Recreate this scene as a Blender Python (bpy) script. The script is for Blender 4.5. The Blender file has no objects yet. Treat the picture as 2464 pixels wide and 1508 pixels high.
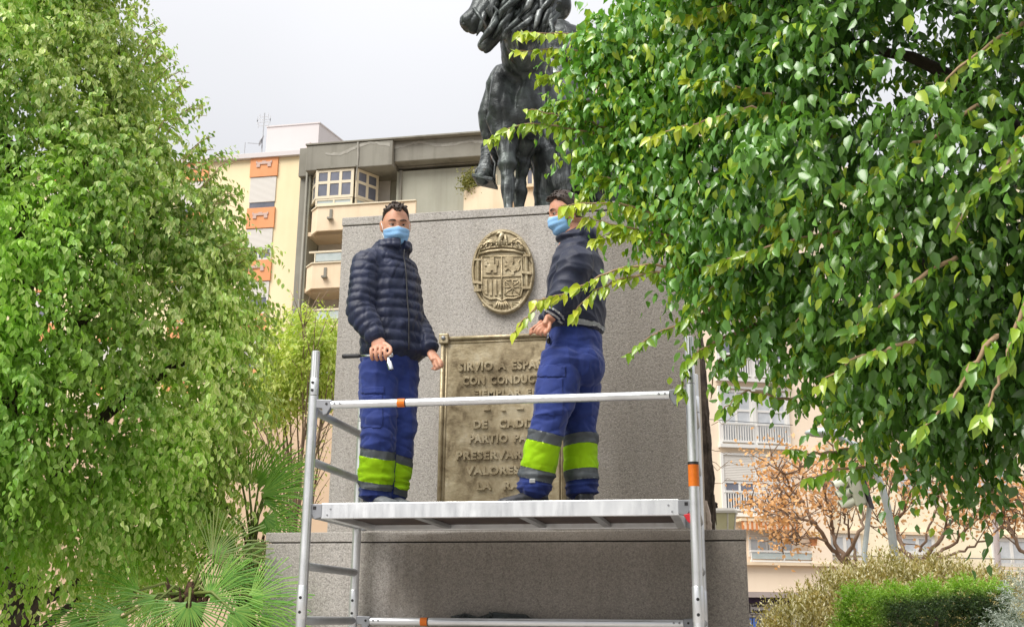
import bpy, bmesh, math, random
import numpy as np
from mathutils import Vector, Matrix, noise
PI = math.pi
rad = math.radians
S = bpy.context.scene
COL = S.collection
random.seed(7)
RNG = np.random.default_rng(11)

# ------------------------------------------------------------------ camera, sky, sun, exposure
FPX, IW, IH = 2671.9, 2464.0, 1508.0          # focal length and frame in survey pixels
CAM = Vector((1.308, -6.320, 1.6))
PITCH, YAW, ROLL = rad(15.413), rad(10.982), rad(0.46)
FW = Vector((-math.sin(YAW) * math.cos(PITCH), math.cos(YAW) * math.cos(PITCH), math.sin(PITCH)))
_r = Vector((math.cos(YAW), math.sin(YAW), 0)); _u = _r.cross(FW)
RT = _r * math.cos(ROLL) + _u * math.sin(ROLL)
UP = _u * math.cos(ROLL) - _r * math.sin(ROLL)
cd = bpy.data.cameras.new("camera"); co = bpy.data.objects.new("camera", cd); COL.objects.link(co)
cd.sensor_width = 36.0; cd.lens = FPX * 36.0 / IW; cd.clip_start = 0.05; cd.clip_end = 3000
co.matrix_world = Matrix(((RT.x, UP.x, -FW.x, CAM.x), (RT.y, UP.y, -FW.y, CAM.y), (RT.z, UP.z, -FW.z, CAM.z), (0, 0, 0, 1)))
S.camera = co

SUN_EL, SUN_AZ = 52.0, -38.0                  # degrees; azimuth measured from behind the camera towards the left
wd = bpy.data.worlds.new("World"); S.world = wd; wd.use_nodes = True
nt = wd.node_tree; nt.nodes.clear()
_out = nt.nodes.new("ShaderNodeOutputWorld")
sky = nt.nodes.new("ShaderNodeTexSky"); sky.sky_type = 'NISHITA'; sky.sun_disc = False
sky.sun_elevation = rad(SUN_EL); sky.sun_rotation = rad(180 + SUN_AZ); sky.dust_density = 3.0
b1 = nt.nodes.new("ShaderNodeBackground"); b1.inputs[1].default_value = 0.005  # the cloud layer hides most of it
nt.links.new(sky.outputs[0], b1.inputs[0])
tc = nt.nodes.new("ShaderNodeTexCoord"); sp = nt.nodes.new("ShaderNodeSeparateXYZ")
nt.links.new(tc.outputs["Generated"], sp.inputs[0])
mr = nt.nodes.new("ShaderNodeMapRange"); mr.inputs[1].default_value = 0; mr.inputs[2].default_value = 1
mr.inputs[3].default_value = 0.128; mr.inputs[4].default_value = 0.50   # overcast sky, its unseen zenith raised above the usual ratio for more fill light
nt.links.new(sp.outputs[2], mr.inputs[0])
nz = nt.nodes.new("ShaderNodeTexNoise"); nz.inputs["Scale"].default_value = 2.2; nz.inputs["Detail"].default_value = 4
nt.links.new(tc.outputs["Generated"], nz.inputs[0])
mr2 = nt.nodes.new("ShaderNodeMapRange"); mr2.inputs[3].default_value = 0.90; mr2.inputs[4].default_value = 1.10
nt.links.new(nz.outputs[0], mr2.inputs[0])
mu = nt.nodes.new("ShaderNodeMath"); mu.operation = 'MULTIPLY'
nt.links.new(mr.outputs[0], mu.inputs[0]); nt.links.new(mr2.outputs[0], mu.inputs[1])
b2 = nt.nodes.new("ShaderNodeBackground"); b2.inputs[0].default_value = (0.955, 0.955, 0.98, 1)
nt.links.new(mu.outputs[0], b2.inputs[1])
ad = nt.nodes.new("ShaderNodeAddShader")
nt.links.new(b1.outputs[0], ad.inputs[0]); nt.links.new(b2.outputs[0], ad.inputs[1]); nt.links.new(ad.outputs[0], _out.inputs[0])

sd = bpy.data.lights.new("sun", 'SUN'); so = bpy.data.objects.new("sun", sd); COL.objects.link(so)
sd.energy = 1.5; sd.angle = rad(38); sd.color = (1.0, 0.96, 0.90)
_a = YAW - rad(SUN_AZ)                         # sunlight comes from behind the camera, over the left shoulder
_d = Vector((-math.sin(_a) , math.cos(_a), 0)) * -1
_d = Vector((-math.sin(rad(38)) * 1.0, -math.cos(rad(38)), 0)) * math.cos(rad(SUN_EL)) + Vector((0, 0, math.sin(rad(SUN_EL))))
so.rotation_euler = _d.to_track_quat('Z', 'Y').to_euler()
so.location = (-8, -12, 20)
S.view_settings.view_transform = 'Standard'; S.view_settings.look = 'None'
S.view_settings.exposure = 1.62; S.view_settings.gamma = 1; S.view_settings.use_curve_mapping = False
S.render.engine = 'CYCLES'
S.cycles.max_bounces = 8; S.cycles.diffuse_bounces = 4; S.cycles.transparent_max_bounces = 12
S.cycles.use_denoising = True

# ------------------------------------------------------------------ placing helpers
def ray(u, v):
    return FW + RT * ((u - IW / 2) / FPX) - UP * ((v - IH / 2) / FPX)
def pix(u, v, y):                              # the point of the wall plane y = const seen at survey pixel (u, v)
    d = ray(u, v); return CAM + d * ((y - CAM.y) / d.y)
def pixd(u, v, dist):                          # the point at a forward distance
    return CAM + ray(u, v) * dist
def proj(P):
    w = Vector(P) - CAM; z = w.dot(FW)
    return IW / 2 + FPX * w.dot(RT) / z, IH / 2 - FPX * w.dot(UP) / z, z
def lerp(a, b, t): return a + (b - a) * t
def sstep(a, b, x):
    t = min(1, max(0, (x - a) / (b - a))); return t * t * (3 - 2 * t)

# ------------------------------------------------------------------ objects
LOC = {}
def tag(o, label=None, cat=None, group=None, kind=None):
    if label: o["label"] = label
    if cat: o["category"] = cat
    if group: o["group"] = group
    if kind: o["kind"] = kind
    return o
def thing(name, loc, label, cat, group=None):
    o = bpy.data.objects.new(name, None); o.empty_display_size = 0.1; o.location = loc
    COL.objects.link(o); LOC[o.name] = Vector(loc)
    return tag(o, label, cat, group)
def adopt(o, parent):
    if parent is not None:
        o.parent = parent
        if parent.name in LOC: o.matrix_parent_inverse = Matrix.Translation(-LOC[parent.name])
    return o
def link_mesh(name, me, parent=None):
    o = bpy.data.objects.new(name, me); COL.objects.link(o)
    return adopt(o, parent)

class MB:
    """collects shapes in world coordinates and links them as one mesh object"""
    def __init__(s): s.v = []; s.f = []; s.m = []; s.mi = 0
    def add(s, vs, fs):
        n = len(s.v); s.v.extend([tuple(p) for p in vs])
        for f in fs: s.f.append(tuple(i + n for i in f)); s.m.append(s.mi)
        return s
    def boxf(s, c, ax, ay, az):                # centre and three half axes
        c, ax, ay, az = Vector(c), Vector(ax), Vector(ay), Vector(az)
        vs = [c + ax * i + ay * j + az * k for i in (-1, 1) for j in (-1, 1) for k in (-1, 1)]
        fs = [(0, 1, 3, 2), (4, 6, 7, 5), (0, 4, 5, 1), (2, 3, 7, 6), (0, 2, 6, 4), (1, 5, 7, 3)]
        if ax.cross(ay).dot(az) < 0: fs = [f[::-1] for f in fs]
        return s.add(vs, fs)
    def box(s, x0, x1, y0, y1, z0, z1):
        return s.boxf(((x0 + x1) / 2, (y0 + y1) / 2, (z0 + z1) / 2), ((x1 - x0) / 2, 0, 0), (0, (y1 - y0) / 2, 0), (0, 0, (z1 - z0) / 2))
    def bar(s, p0, p1, w, h, up=(0, 0, 1)):
        p0, p1 = Vector(p0), Vector(p1); d = (p1 - p0); L = d.length; d.normalize()
        a = d.cross(Vector(up)).normalized(); b = a.cross(d)
        return s.boxf((p0 + p1) / 2, d * L / 2, a * w / 2, b * h / 2)
    def tube(s, pts, r, n=10, caps=True, A0=None, rb=None):
        pts = [Vector(p) for p in pts]; N = len(pts)
        rr = r if isinstance(r, (list, tuple)) else [r] * N
        rings = []; A = A0
        for i in range(N):
            t = (pts[min(i + 1, N - 1)] - pts[max(i - 1, 0)])
            t = t.normalized() if t.length > 1e-9 else Vector((0, 0, 1))
            if A is None: A = t.orthogonal()
            A = (A - t * A.dot(t))
            A = A.normalized() if A.length > 1e-6 else t.orthogonal().normalized()
            B = t.cross(A)
            rings.append([pts[i] + (A * math.cos(2 * PI * k / n) + B * math.sin(2 * PI * k / n)) * rr[i] for k in range(n)])
        return s.loft(rings, caps)
    def loft(s, rings, caps=True, closed=True):
        n = len(rings[0]); vs = [p for R_ in rings for p in R_]; fs = []
        for i in range(len(rings) - 1):
            for k in range(n if closed else n - 1):
                a = i * n + k; b = i * n + (k + 1) % n
                fs.append((a, b, b + n, a + n))
        if caps and closed:
            fs.append(tuple(range(n - 1, -1, -1))); fs.append(tuple(range((len(rings) - 1) * n, len(rings) * n)))
        return s.add(vs, fs)
    def prism(s, poly, d):                     # closed outline extruded by the vector d
        poly = [Vector(p) for p in poly]; d = Vector(d); n = len(poly)
        nrm = Vector((0, 0, 0))
        for i in range(n): nrm += poly[i].cross(poly[(i + 1) % n])
        if nrm.dot(d) < 0: poly = poly[::-1]
        vs = poly + [p + d for p in poly]
        fs = [tuple(range(n - 1, -1, -1)), tuple(range(n, 2 * n))] + [(i, (i + 1) % n, (i + 1) % n + n, i + n) for i in range(n)]
        return s.add(vs, fs)
    def lathe(s, c, prof, n=20, axis=(0, 0, 1)):
        ax = Vector(axis).normalized(); A = ax.orthogonal().normalized(); B = ax.cross(A); c = Vector(c)
        return s.loft([[c + ax * h + (A * math.cos(2 * PI * k / n) + B * math.sin(2 * PI * k / n)) * max(r, 1e-4) for k in range(n)] for r, h in prof])
    def ball(s, c, r, nu=12, nv=8, fn=None):
        c = Vector(c); r = r if hasattr(r, '__len__') else (r, r, r); rings = []
        for j in range(nv + 1):
            th = PI * j / nv; th = min(max(th, 0.02), PI - 0.02)
            ring = []
            for k in range(nu):
                ph = 2 * PI * k / nu
                p = Vector((r[0] * math.sin(th) * math.cos(ph), r[1] * math.sin(th) * math.sin(ph), -r[2] * math.cos(th)))
                ring.append(c + p)
            rings.append(ring)
        return s.loft(rings)
    def mesh(s, name, mats, smooth=False):
        me = bpy.data.meshes.new(name); me.from_pydata(s.v, [], s.f)
        for m in (mats if isinstance(mats, (list, tuple)) else [mats]): me.materials.append(m)
        me.polygons.foreach_set("material_index", s.m)
        if smooth: me.polygons.foreach_set("use_smooth", [True] * len(s.f))
        me.update(); return me
    def build(s, name, mats, parent=None, smooth=False, bevel=0, label=None, ang=None):
        o = link_mesh(name, s.mesh(name, mats, smooth), parent)
        if bevel:
            md = o.modifiers.new("bevel", 'BEVEL'); md.width = bevel; md.segments = 2; md.limit_method = 'ANGLE'; md.angle_limit = rad(40)
        if smooth and ang:
            try: o.data.set_sharp_from_angle(angle=rad(ang))
            except Exception: pass
        if label: o["label"] = label
        return o

# ------------------------------------------------------------------ materials
def material(name, col=(.5, .5, .5), rough=.6, metal=0.0, spec=.5):
    m = bpy.data.materials.new(name); m.use_nodes = True
    b = m.node_tree.nodes["Principled BSDF"]
    b.inputs["Base Color"].default_value = (*col, 1); b.inputs["Roughness"].default_value = rough
    b.inputs["Metallic"].default_value = metal; b.inputs["Specular IOR Level"].default_value = spec
    return m
class NG:
    def __init__(s, m): s.t = m.node_tree; s.b = s.t.nodes["Principled BSDF"]; s.obj = None
    def n(s, typ, **kw):
        nd = s.t.nodes.new(typ)
        for k, v in kw.items(): setattr(nd, k, v)
        return nd
    def l(s, a, b): s.t.links.new(a, b)
    def pos(s):
        if s.obj is None: s.obj = s.n("ShaderNodeNewGeometry").outputs["Position"]
        return s.obj
    def mapped(s, scale=(1, 1, 1), rot=(0, 0, 0)):
        mp = s.n("ShaderNodeMapping"); mp.inputs["Scale"].default_value = scale; mp.inputs["Rotation"].default_value = rot
        s.l(s.pos(), mp.inputs[0]); return mp.outputs[0]
    def noise(s, scale, detail=4, rough=.55, vec=None, dist=0):
        nd = s.n("ShaderNodeTexNoise"); nd.inputs["Scale"].default_value = scale; nd.inputs["Detail"].default_value = detail
        nd.inputs["Roughness"].default_value = rough; nd.inputs["Distortion"].default_value = dist
        s.l(vec if vec is not None else s.pos(), nd.inputs["Vector"]); return nd.outputs[0]
    def ramp(s, fac, stops, interp='LINEAR'):
        r = s.n("ShaderNodeValToRGB"); r.color_ramp.interpolation = interp; e = r.color_ramp.elements
        while len(e) > 1: e.remove(e[-1])
        for i, (p, c) in enumerate(stops):
            if i == 0: el = e[0]; el.position = p
            else: el = e.new(p)
            el.color = (*c, 1) if len(c) == 3 else c
        s.l(fac, r.inputs[0]); return r.outputs[0]
    def mix(s, fac, a, b, mode='MIX'):
        x = s.n("ShaderNodeMix", data_type='RGBA', blend_type=mode)
        for sock, val in ((x.inputs["Factor"], fac), (x.inputs["A"], a), (x.inputs["B"], b)):
            pass
        ia = [i for i in x.inputs if i.name == "A" and i.type == 'RGBA'][0]; ib = [i for i in x.inputs if i.name == "B" and i.type == 'RGBA'][0]
        f0 = [i for i in x.inputs if i.name == "Factor" and i.type == 'VALUE'][0]
        for sock, val in ((f0, fac), (ia, a), (ib, b)):
            if hasattr(val, 'links') or isinstance(val, bpy.types.NodeSocket): s.l(val, sock)
            elif isinstance(val, (int, float)): sock.default_value = val
            else: sock.default_value = (*val, 1) if len(val) == 3 else val
        return [o for o in x.outputs if o.type == 'RGBA'][0]
    def math(s, op, a, b=None):
        m = s.n("ShaderNodeMath", operation=op)
        for i, val in enumerate((a, b)):
            if val is None: continue
            if isinstance(val, (int, float)): m.inputs[i].default_value = val
            else: s.l(val, m.inputs[i])
        return m.outputs[0]
    def sep(s, vec=None):
        x = s.n("ShaderNodeSeparateXYZ"); s.l(vec if vec is not None else s.pos(), x.inputs[0]); return x.outputs
    def color(s, sock): s.l(sock, s.b.inputs["Base Color"])
    def rough(s, sock): s.l(sock, s.b.inputs["Roughness"])
    def bump(s, h, strength=.3, dist=.01):
        b = s.n("ShaderNodeBump"); b.inputs["Strength"].default_value = strength; b.inputs["Distance"].default_value = dist
        s.l(h, b.inputs["Height"]); s.l(b.outputs[0], s.b.inputs["Normal"])

def mk_granite():
    m = material("granite", rough=.55); g = NG(m)
    sp1 = g.noise(150, 3, .7); sp2 = g.noise(62, 4, .6); big = g.noise(1.3, 4, .6)
    c = g.ramp(sp1, [(.28, (.17, .16, .148)), (.42, (.35, .33, .305)), (.56, (.45, .425, .395)), (.68, (.60, .57, .535))])
    c2 = g.ramp(sp2, [(.33, (.68, .66, .65)), (.50, (1, 1, 1)), (.70, (1.0, .97, .95))])
    c = g.mix(1.0, c, c2, 'MULTIPLY')
    # darker, glossier stone towards the right, with an uneven edge, and trickles down the face
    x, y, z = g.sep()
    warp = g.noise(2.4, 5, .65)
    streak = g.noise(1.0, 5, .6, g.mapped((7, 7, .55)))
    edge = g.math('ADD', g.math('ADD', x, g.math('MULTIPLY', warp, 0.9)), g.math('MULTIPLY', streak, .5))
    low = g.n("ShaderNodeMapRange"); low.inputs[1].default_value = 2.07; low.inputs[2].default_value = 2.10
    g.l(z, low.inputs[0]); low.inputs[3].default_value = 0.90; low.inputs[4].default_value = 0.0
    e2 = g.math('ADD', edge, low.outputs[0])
    dark_right = g.n("ShaderNodeMapRange"); dark_right.interpolation_type = 'SMOOTHSTEP'; dark_right.inputs[1].default_value = .82; dark_right.inputs[2].default_value = 1.25
    g.l(e2, dark_right.inputs[0])
    c = g.mix(g.math('MULTIPLY', dark_right.outputs[0], .92), c, g.mix(1.0, c, (.50, .475, .44), 'MULTIPLY'))
    c = g.mix(g.math('MULTIPLY', g.ramp(big, [(.40, (0, 0, 0)), (.68, (1, 1, 1))]), .25), c, (.25, .22, .19))
    c = g.mix(g.math('MULTIPLY', g.ramp(streak, [(.46, (0, 0, 0)), (.66, (1, 1, 1))]), .30), c, g.mix(1.0, c, (.62, .59, .54), 'MULTIPLY'))
    g.color(c)
    r = g.n("ShaderNodeMapRange"); g.l(dark_right.outputs[0], r.inputs[0]); r.inputs[3].default_value = .62; r.inputs[4].default_value = .42; g.rough(r.outputs[0])
    g.bump(g.math('ADD', sp2, g.math('MULTIPLY', sp1, .6)), .55, .006)
    return m
def mk_alu(name, col=(.80, .82, .84), rough=.36, metal=.85):
    m = material(name, col, rough, metal); g = NG(m)
    n = g.noise(1.0, 4, .6, g.mapped((30, 30, 4))); d = g.noise(5, 4, .6)
    g.rough(g.ramp(n, [(.3, (rough - .08,) * 3), (.7, (rough + .16,) * 3)]))
    g.color(g.mix(g.ramp(d, [(.48, (0, 0, 0)), (.75, (.5, .5, .5))]), col, tuple(c * .62 for c in col)))
    g.bump(n, .05, .002)
    return m
def mk_plaster(name, col, stain=.35, dark=(.55, .52, .48), scale=.35, streak=.5):
    m = material(name, col, .85, spec=.2); g = NG(m)
    n = g.noise(scale, 6, .62); st = g.noise(1.0, 5, .6, g.mapped((1.7, 1.7, .10))); fine = g.noise(14, 3)
    f = g.math('MULTIPLY', g.ramp(n, [(.42, (0, 0, 0)), (.72, (1, 1, 1))]), stain)
    f2 = g.math('MULTIPLY', g.ramp(st, [(.50, (0, 0, 0)), (.74, (1, 1, 1))]), stain * streak)
    c = g.mix(f, col, tuple(a * b for a, b in zip(col, dark)))
    c = g.mix(f2, c, tuple(a * b * .8 for a, b in zip(col, dark)))
    g.color(c); g.bump(fine, .15, .01)
    return m
def mk_bronze():
    m = material("gilt_bronze", (.5, .4, .22), .42, .55); g = NG(m)
    n = g.noise(9, 6, .65, None, .4); n2 = g.noise(60, 4, .6); n3 = g.noise(3, 5, .6)
    c = g.ramp(n, [(.30, (.14, .105, .058)), (.46, (.35, .285, .175)), (.60, (.47, .40, .265)), (.76, (.56, .50, .365))])
    c = g.mix(g.math('MULTIPLY', g.ramp(n3, [(.50, (0, 0, 0)), (.72, (1, 1, 1))]), .5), c, (.22, .17, .10))
    g.color(c); g.rough(g.ramp(n2, [(.3, (.34,) * 3), (.7, (.58,) * 3)])); g.bump(g.math('ADD', n2, g.math('MULTIPLY', n, 1.5)), .30, .006)
    return m
def mk_patina():
    m = material("dark_bronze", (.05, .055, .055), .33, .45); g = NG(m)
    st = g.noise(1.0, 6, .65, g.mapped((9, 9, 1.1)), .6); n = g.noise(6, 6, .65); n2 = g.noise(45, 4)
    c = g.ramp(n, [(.32, (.022, .025, .027)), (.52, (.052, .060, .060)), (.70, (.085, .105, .095))])
    c = g.mix(g.ramp(st, [(.55, (0, 0, 0)), (.70, (.75, .75, .75))]), c, (.40, .43, .43))
    rust = g.noise(2.2, 4, .6, g.mapped((3.5, 3.5, .7)))
    c = g.mix(g.ramp(rust, [(.64, (0, 0, 0)), (.76, (.7, .7, .7))]), c, (.16, .085, .05))
    g.color(c); g.rough(g.ramp(n2, [(.3, (.30,) * 3), (.7, (.60,) * 3)])); g.bump(g.math('ADD', g.math('MULTIPLY', n, 1.2), g.math('MULTIPLY', n2, .5)), .5, .016)
    return m
def mk_noisy(name, c0, c1, scale=8, rough=.7, metal=0.0, bump=.2, bscale=40, mapsc=None, spec=.4, bdist=.004):
    m = material(name, c0, rough, metal, spec); g = NG(m)
    v = g.mapped(mapsc) if mapsc else None
    n = g.noise(scale if not mapsc else 1.0, 5, .6, v)
    g.color(g.ramp(n, [(.35, c0), (.68, c1)]))
    if bump: g.bump(g.noise(bscale, 4, .6), bump, bdist)
    return m
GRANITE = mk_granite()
ALU = mk_alu("aluminium"); ALU_DULL = mk_alu("dull_aluminium", (.42, .43, .44), .5, .6)
CAST = mk_alu("cast_bracket", (.30, .31, .33), .5, .7)
BLACK = material("black_void", (.012, .012, .013), .6); RUBBER = mk_noisy("black_rubber", (.018, .018, .02), (.04, .04, .042), 30, .55)
ORANGE = mk_noisy("orange_tape", (.80, .20, .015), (.66, .15, .012), 25, .45, bump=.1)
RED = material("red_latch", (.55, .02, .03), .4)
GILT = mk_bronze(); PATINA = mk_patina()
DECK = mk_noisy("deck_plywood", (.045, .032, .030), (.085, .06, .05), 6, .7)
# ------------------------------------------------------------------ ground
def grid_sheet(name, x0, x1, y0, y1, z, m, kind="structure"):
    mb = MB(); mb.add([(x0, y0, z), (x1, y0, z), (x1, y1, z), (x0, y1, z)], [(0, 1, 2, 3)])
    o = mb.build(name, m); o["kind"] = kind; return o
M_SOIL = mk_noisy("park_soil", (.11, .085, .06), (.20, .16, .11), 1.5, .95, bump=.5, bscale=12)
M_PAVE = mk_noisy("paving", (.30, .28, .26), (.40, .37, .34), .8, .8, bump=.2, bscale=30)
M_ASPH = mk_noisy("asphalt", (.045, .045, .048), (.07, .07, .07), .6, .85, bump=.3, bscale=60)
grid_sheet("ground", -900, 900, -400, 1800, 0.0, M_SOIL)
grid_sheet("plaza_paving", -9, 9, -14, 6.5, 0.006, M_PAVE)
grid_sheet("road", -120, 120, 20, 30, 0.006, M_ASPH)
mb = MB(); mb.box(-120, 120, 30, 36, -.05, .13); mb.build("pavement", M_PAVE)["kind"] = "structure"

# ------------------------------------------------------------------ monument plinth
ZB, WB, WP, RP, Z2 = 2.089, 1.40, 1.13, 0.288, 4.167
pl = thing("monument_plinth", (0, 1.6, 0), "two-tier grey granite plinth under the bronze horse, darker on its right side", "plinth")
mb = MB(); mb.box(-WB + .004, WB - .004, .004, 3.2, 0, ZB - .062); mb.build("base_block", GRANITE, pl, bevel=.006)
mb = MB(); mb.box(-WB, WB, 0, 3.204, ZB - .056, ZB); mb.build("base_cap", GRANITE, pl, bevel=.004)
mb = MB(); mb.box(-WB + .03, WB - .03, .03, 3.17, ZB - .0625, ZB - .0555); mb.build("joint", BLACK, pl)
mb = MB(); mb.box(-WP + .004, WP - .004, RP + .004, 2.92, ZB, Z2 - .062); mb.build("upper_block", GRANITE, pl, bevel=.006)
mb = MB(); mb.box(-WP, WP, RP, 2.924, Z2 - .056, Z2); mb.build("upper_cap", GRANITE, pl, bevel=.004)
mb = MB(); mb.box(-WP + .03, WP - .03, RP + .03, 2.89, Z2 - .0625, Z2 - .0555); mb.build("joint", BLACK, pl)

# dark bundle lying on the base ledge seen just above the lower rail
# ------------------------------------------------------------------ relief helpers on the upper face
YF = RP + .004
def fp(u, v, out=0.0):                         # a point of the upper block's face, "out" metres proud of it
    p = pix(u, v, YF); return Vector((p.x, YF - out, p.z))
def relief(mb, pts, d0, d1):
    mb.prism([fp(u, v, d0) for u, v in pts], (0, -(d1 - d0), 0))
def strip(mb, pts, w, d0, d1, n=6):            # raised rounded moulding along a line of pixels
    P = [fp(u, v, d0) for u, v in pts]; r = w * .00235 / 2
    mb.tube(P, [r] * len(P), n)

def oval(cx, cy, rx, ry, n=56, tilt=0.0):
    return [(cx + rx * math.cos(2 * PI * k / n), cy + ry * math.sin(2 * PI * k / n)) for k in range(n)]
em = thing("coat_of_arms", fp(1212, 757), "oval gilt bronze coat of arms with crowned quartered shield high on the plinth", "emblem")
mb = MB()
rings = []
for rr, out in ((1.0, -.002), (1.0, .030), (.975, .040), (.93, .040), (.90, .030), (.0015, .030)):
    rings.append([fp(1212 + 75 * rr * math.cos(2 * PI * k / 64), 656 + 101 * rr * math.sin(2 * PI * k / 64), out) for k in range(64)][::-1])
mb.loft(rings); mb.build("oval_disc", GILT, em, smooth=True, ang=35)
B0 = .030
mb = MB()                                      # shield field with rounded foot
sh = [(1163, 622), (1257, 622), (1260, 700), (1256, 716), (1240, 722), (1222, 722), (1210, 728), (1198, 722), (1182, 724), (1168, 716), (1163, 700)]
relief(mb, sh, B0, B0 + .008); mb.build("shield", GILT, em, bevel=.003)
mb = MB()
strip(mb, sh + [sh[0]], 5, 0, B0 + .010) if False else None
def st(pts, w, out): 
    P = [fp(u, v, out) for u, v in pts]; mb.tube(P, w * .00235 / 2, 6)
st(sh + [sh[0]], 5, B0 + .009); st([(1210, 622), (1211, 726)], 5, B0 + .009); st([(1163, 671), (1259, 669)], 5, B0 + .009)
mb.build("shield_edging", GILT, em, smooth=True)
mb = MB()                                      # castle
D0, D1 = B0 + .007, B0 + .017
relief(mb, [(1172, 662), (1172, 650), (1175, 650), (1175, 645), (1169, 645), (1169, 630), (1173, 630), (1173, 634), (1177, 634), (1177, 642), (1182, 642), (1182, 624), (1193, 624), (1193, 642), (1197, 642), (1197, 630), (1202, 630), (1202, 645), (1199, 645), (1199, 662), (1190, 662), (1190, 656), (1185, 656), (1185, 662)], D0, D1)
mb.build("castle_relief", GILT, em, bevel=.0025)
mb = MB()                                      # lion
relief(mb, [(1217, 626), (1226, 624), (1238, 625), (1240, 634), (1236, 642), (1243, 648), (1246, 656), (1240, 659), (1241, 667), (1232, 667), (1234, 659), (1226, 652), (1219, 657), (1216, 653), (1224, 646), (1217, 645), (1217, 640), (1225, 639), (1219, 633)], D0, D1)
mb.build("lion_relief", GILT, em, bevel=.0025)
mb = MB(); st([(1244, 656), (1250, 655), (1254, 646), (1250, 636), (1254, 630)], 4, D0 + .003); mb.build("lion_tail", GILT, em, smooth=True)
mb = MB()
for k in range(4):
    x = 1170 + k * 11.0
    relief(mb, [(x, 678), (x + 6.5, 678), (x + 7, 714 + (2 if k in (1, 2) else 0)), (x + .6, 712 + (3 if k else 0))], D0, D1)
mb.build("bars_relief", GILT, em, bevel=.002)
mb = MB()
for a, b in (((1217, 678), (1254, 714)), ((1254, 677), (1217, 714)), ((1236, 677), (1236, 716)), ((1216, 695), (1256, 695)), ((1218, 678), (1254, 678)), ((1254, 678), (1254, 714)), ((1254, 714), (1218, 715)), ((1218, 715), (1218, 678))):
    n = 5; pts = []
    for i in range(n + 1):
        t = i / n; pts.append((lerp(a[0], b[0], t) + (1.2 if i % 2 else -1.2), lerp(a[1], b[1], t) + (1.0 if i % 2 else -1.0)))
    st(pts, 3.6, D0 + .003)
mb.build("chains_relief", GILT, em, smooth=True)
for x0, x1, y0, y1, yb in ((1147, 1159, 627, 706, 680), (1264, 1277, 618, 700, 657)):   # the two pillars
    mb = MB()
    P0, P1 = fp((x0 + x1) / 2, y1 - 3, B0 + .004), fp((x0 + x1) / 2 - (0 if x0 < 1200 else 2), y0 + 3, B0 + .004)
    mb.tube([P0, P1], .0135, 10)
    relief(mb, [(x0 - 2, y0), (x1 + 2, y0), (x1 + 2, y0 + 5), (x0 - 2, y0 + 5)], B0, B0 + .019); relief(mb, [(x0 - 3, y1 - 6), (x1 + 3, y1 - 6), (x1 + 3, y1), (x0 - 3, y1)], B0, B0 + .019)
    relief(mb, [(x0 - 6, yb), (x1 + 5, yb + 3), (x1 + 5, yb + 9), (x0 - 6, yb + 6)], B0, B0 + .022)
    mb.build("pillar_relief", GILT, em, smooth=True, ang=40)
mb = MB()                                      # crown
st([(1155, 616), (1180, 609), (1210, 606), (1240, 608), (1262, 615)], 8, B0 + .006); st([(1158, 607), (1182, 600), (1210, 597), (1238, 599), (1260, 606)], 5, B0 + .006)
for k in range(9):
    t = k / 8; u = lerp(1158, 1262, t); v = 604 - 8 * math.sin(PI * t)
    st([(u, v + 2), (lerp(u, 1210, .10), v - 9)], 5, B0 + .007); mb.ball(fp(lerp(u, 1210, .10), v - 10, B0 + .010), .0075, 8, 6)
mb.build("crown_relief", GILT, em, smooth=True)
mb = MB()                                      # eagle head and breast above the crown
st([(1206, 596), (1204, 584), (1208, 574), (1213, 566)], 15, B0 + .004); st([(1212, 566), (1203, 565), (1197, 571)], 8, B0 + .008); st([(1216, 596), (1220, 582), (1218, 570)], 9, B0 + .006)
mb.ball(fp(1184, 567, B0 + .006), .008, 8, 6)
mb.build("eagle_head_relief", GILT, em, smooth=True)
mb = MB()                                      # wing feathers
for k in range(6):
    t = k / 5
    st([(1222 + 8 * t, 592 - 2 * t), (1238 + 12 * t, 580 + 5 * t), (1256 + 14 * t, 576 + 26 * t), (1262 + 20 * t, 600 + 40 * t)], 5, B0 + .005)
    st([(1200 - 8 * t, 592 - 2 * t), (1186 - 12 * t, 582 + 4 * t), (1170 - 12 * t, 580 + 24 * t), (1160 - 12 * t, 600 + 38 * t)], 5, B0 + .005)
for k in range(4): st([(1230 + k * 4, 590 - k * 2), (1236 + k * 4, 582 - k * 1.2)], 4, B0 + .009)
mb.build("wing_relief", GILT, em, smooth=True)
mb = MB()                                      # tail fan, arrows and yoke at the foot
for k in range(6): st([(1203 + k * 3, 726), (1192 + k * 8, 750 - abs(k - 2.5) * 1.2)], 6, B0 + .004)
mb.build("tail_relief", GILT, em, smooth=True)
mb = MB()
for dx, dy in ((0, 0), (5, 5), (-4, 8)): st([(1168 + dx, 730 + dy * .6), (1172 + dx, 736 + dy * .5), (1188, 736 + dy)], 4, B0 + .003)
mb.build("arrows_relief", GILT, em, smooth=True); mb = MB()
for dx, dy in ((0, 0), (4, 6), (8, -6)): st([(1234, 736 + dy * .6), (1250 + dx * .5, 736 + dy), (1256 + dx * .3, 724 + dy * .6)], 4, B0 + .003)
mb.build("yoke_relief", GILT, em, smooth=True)

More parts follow.
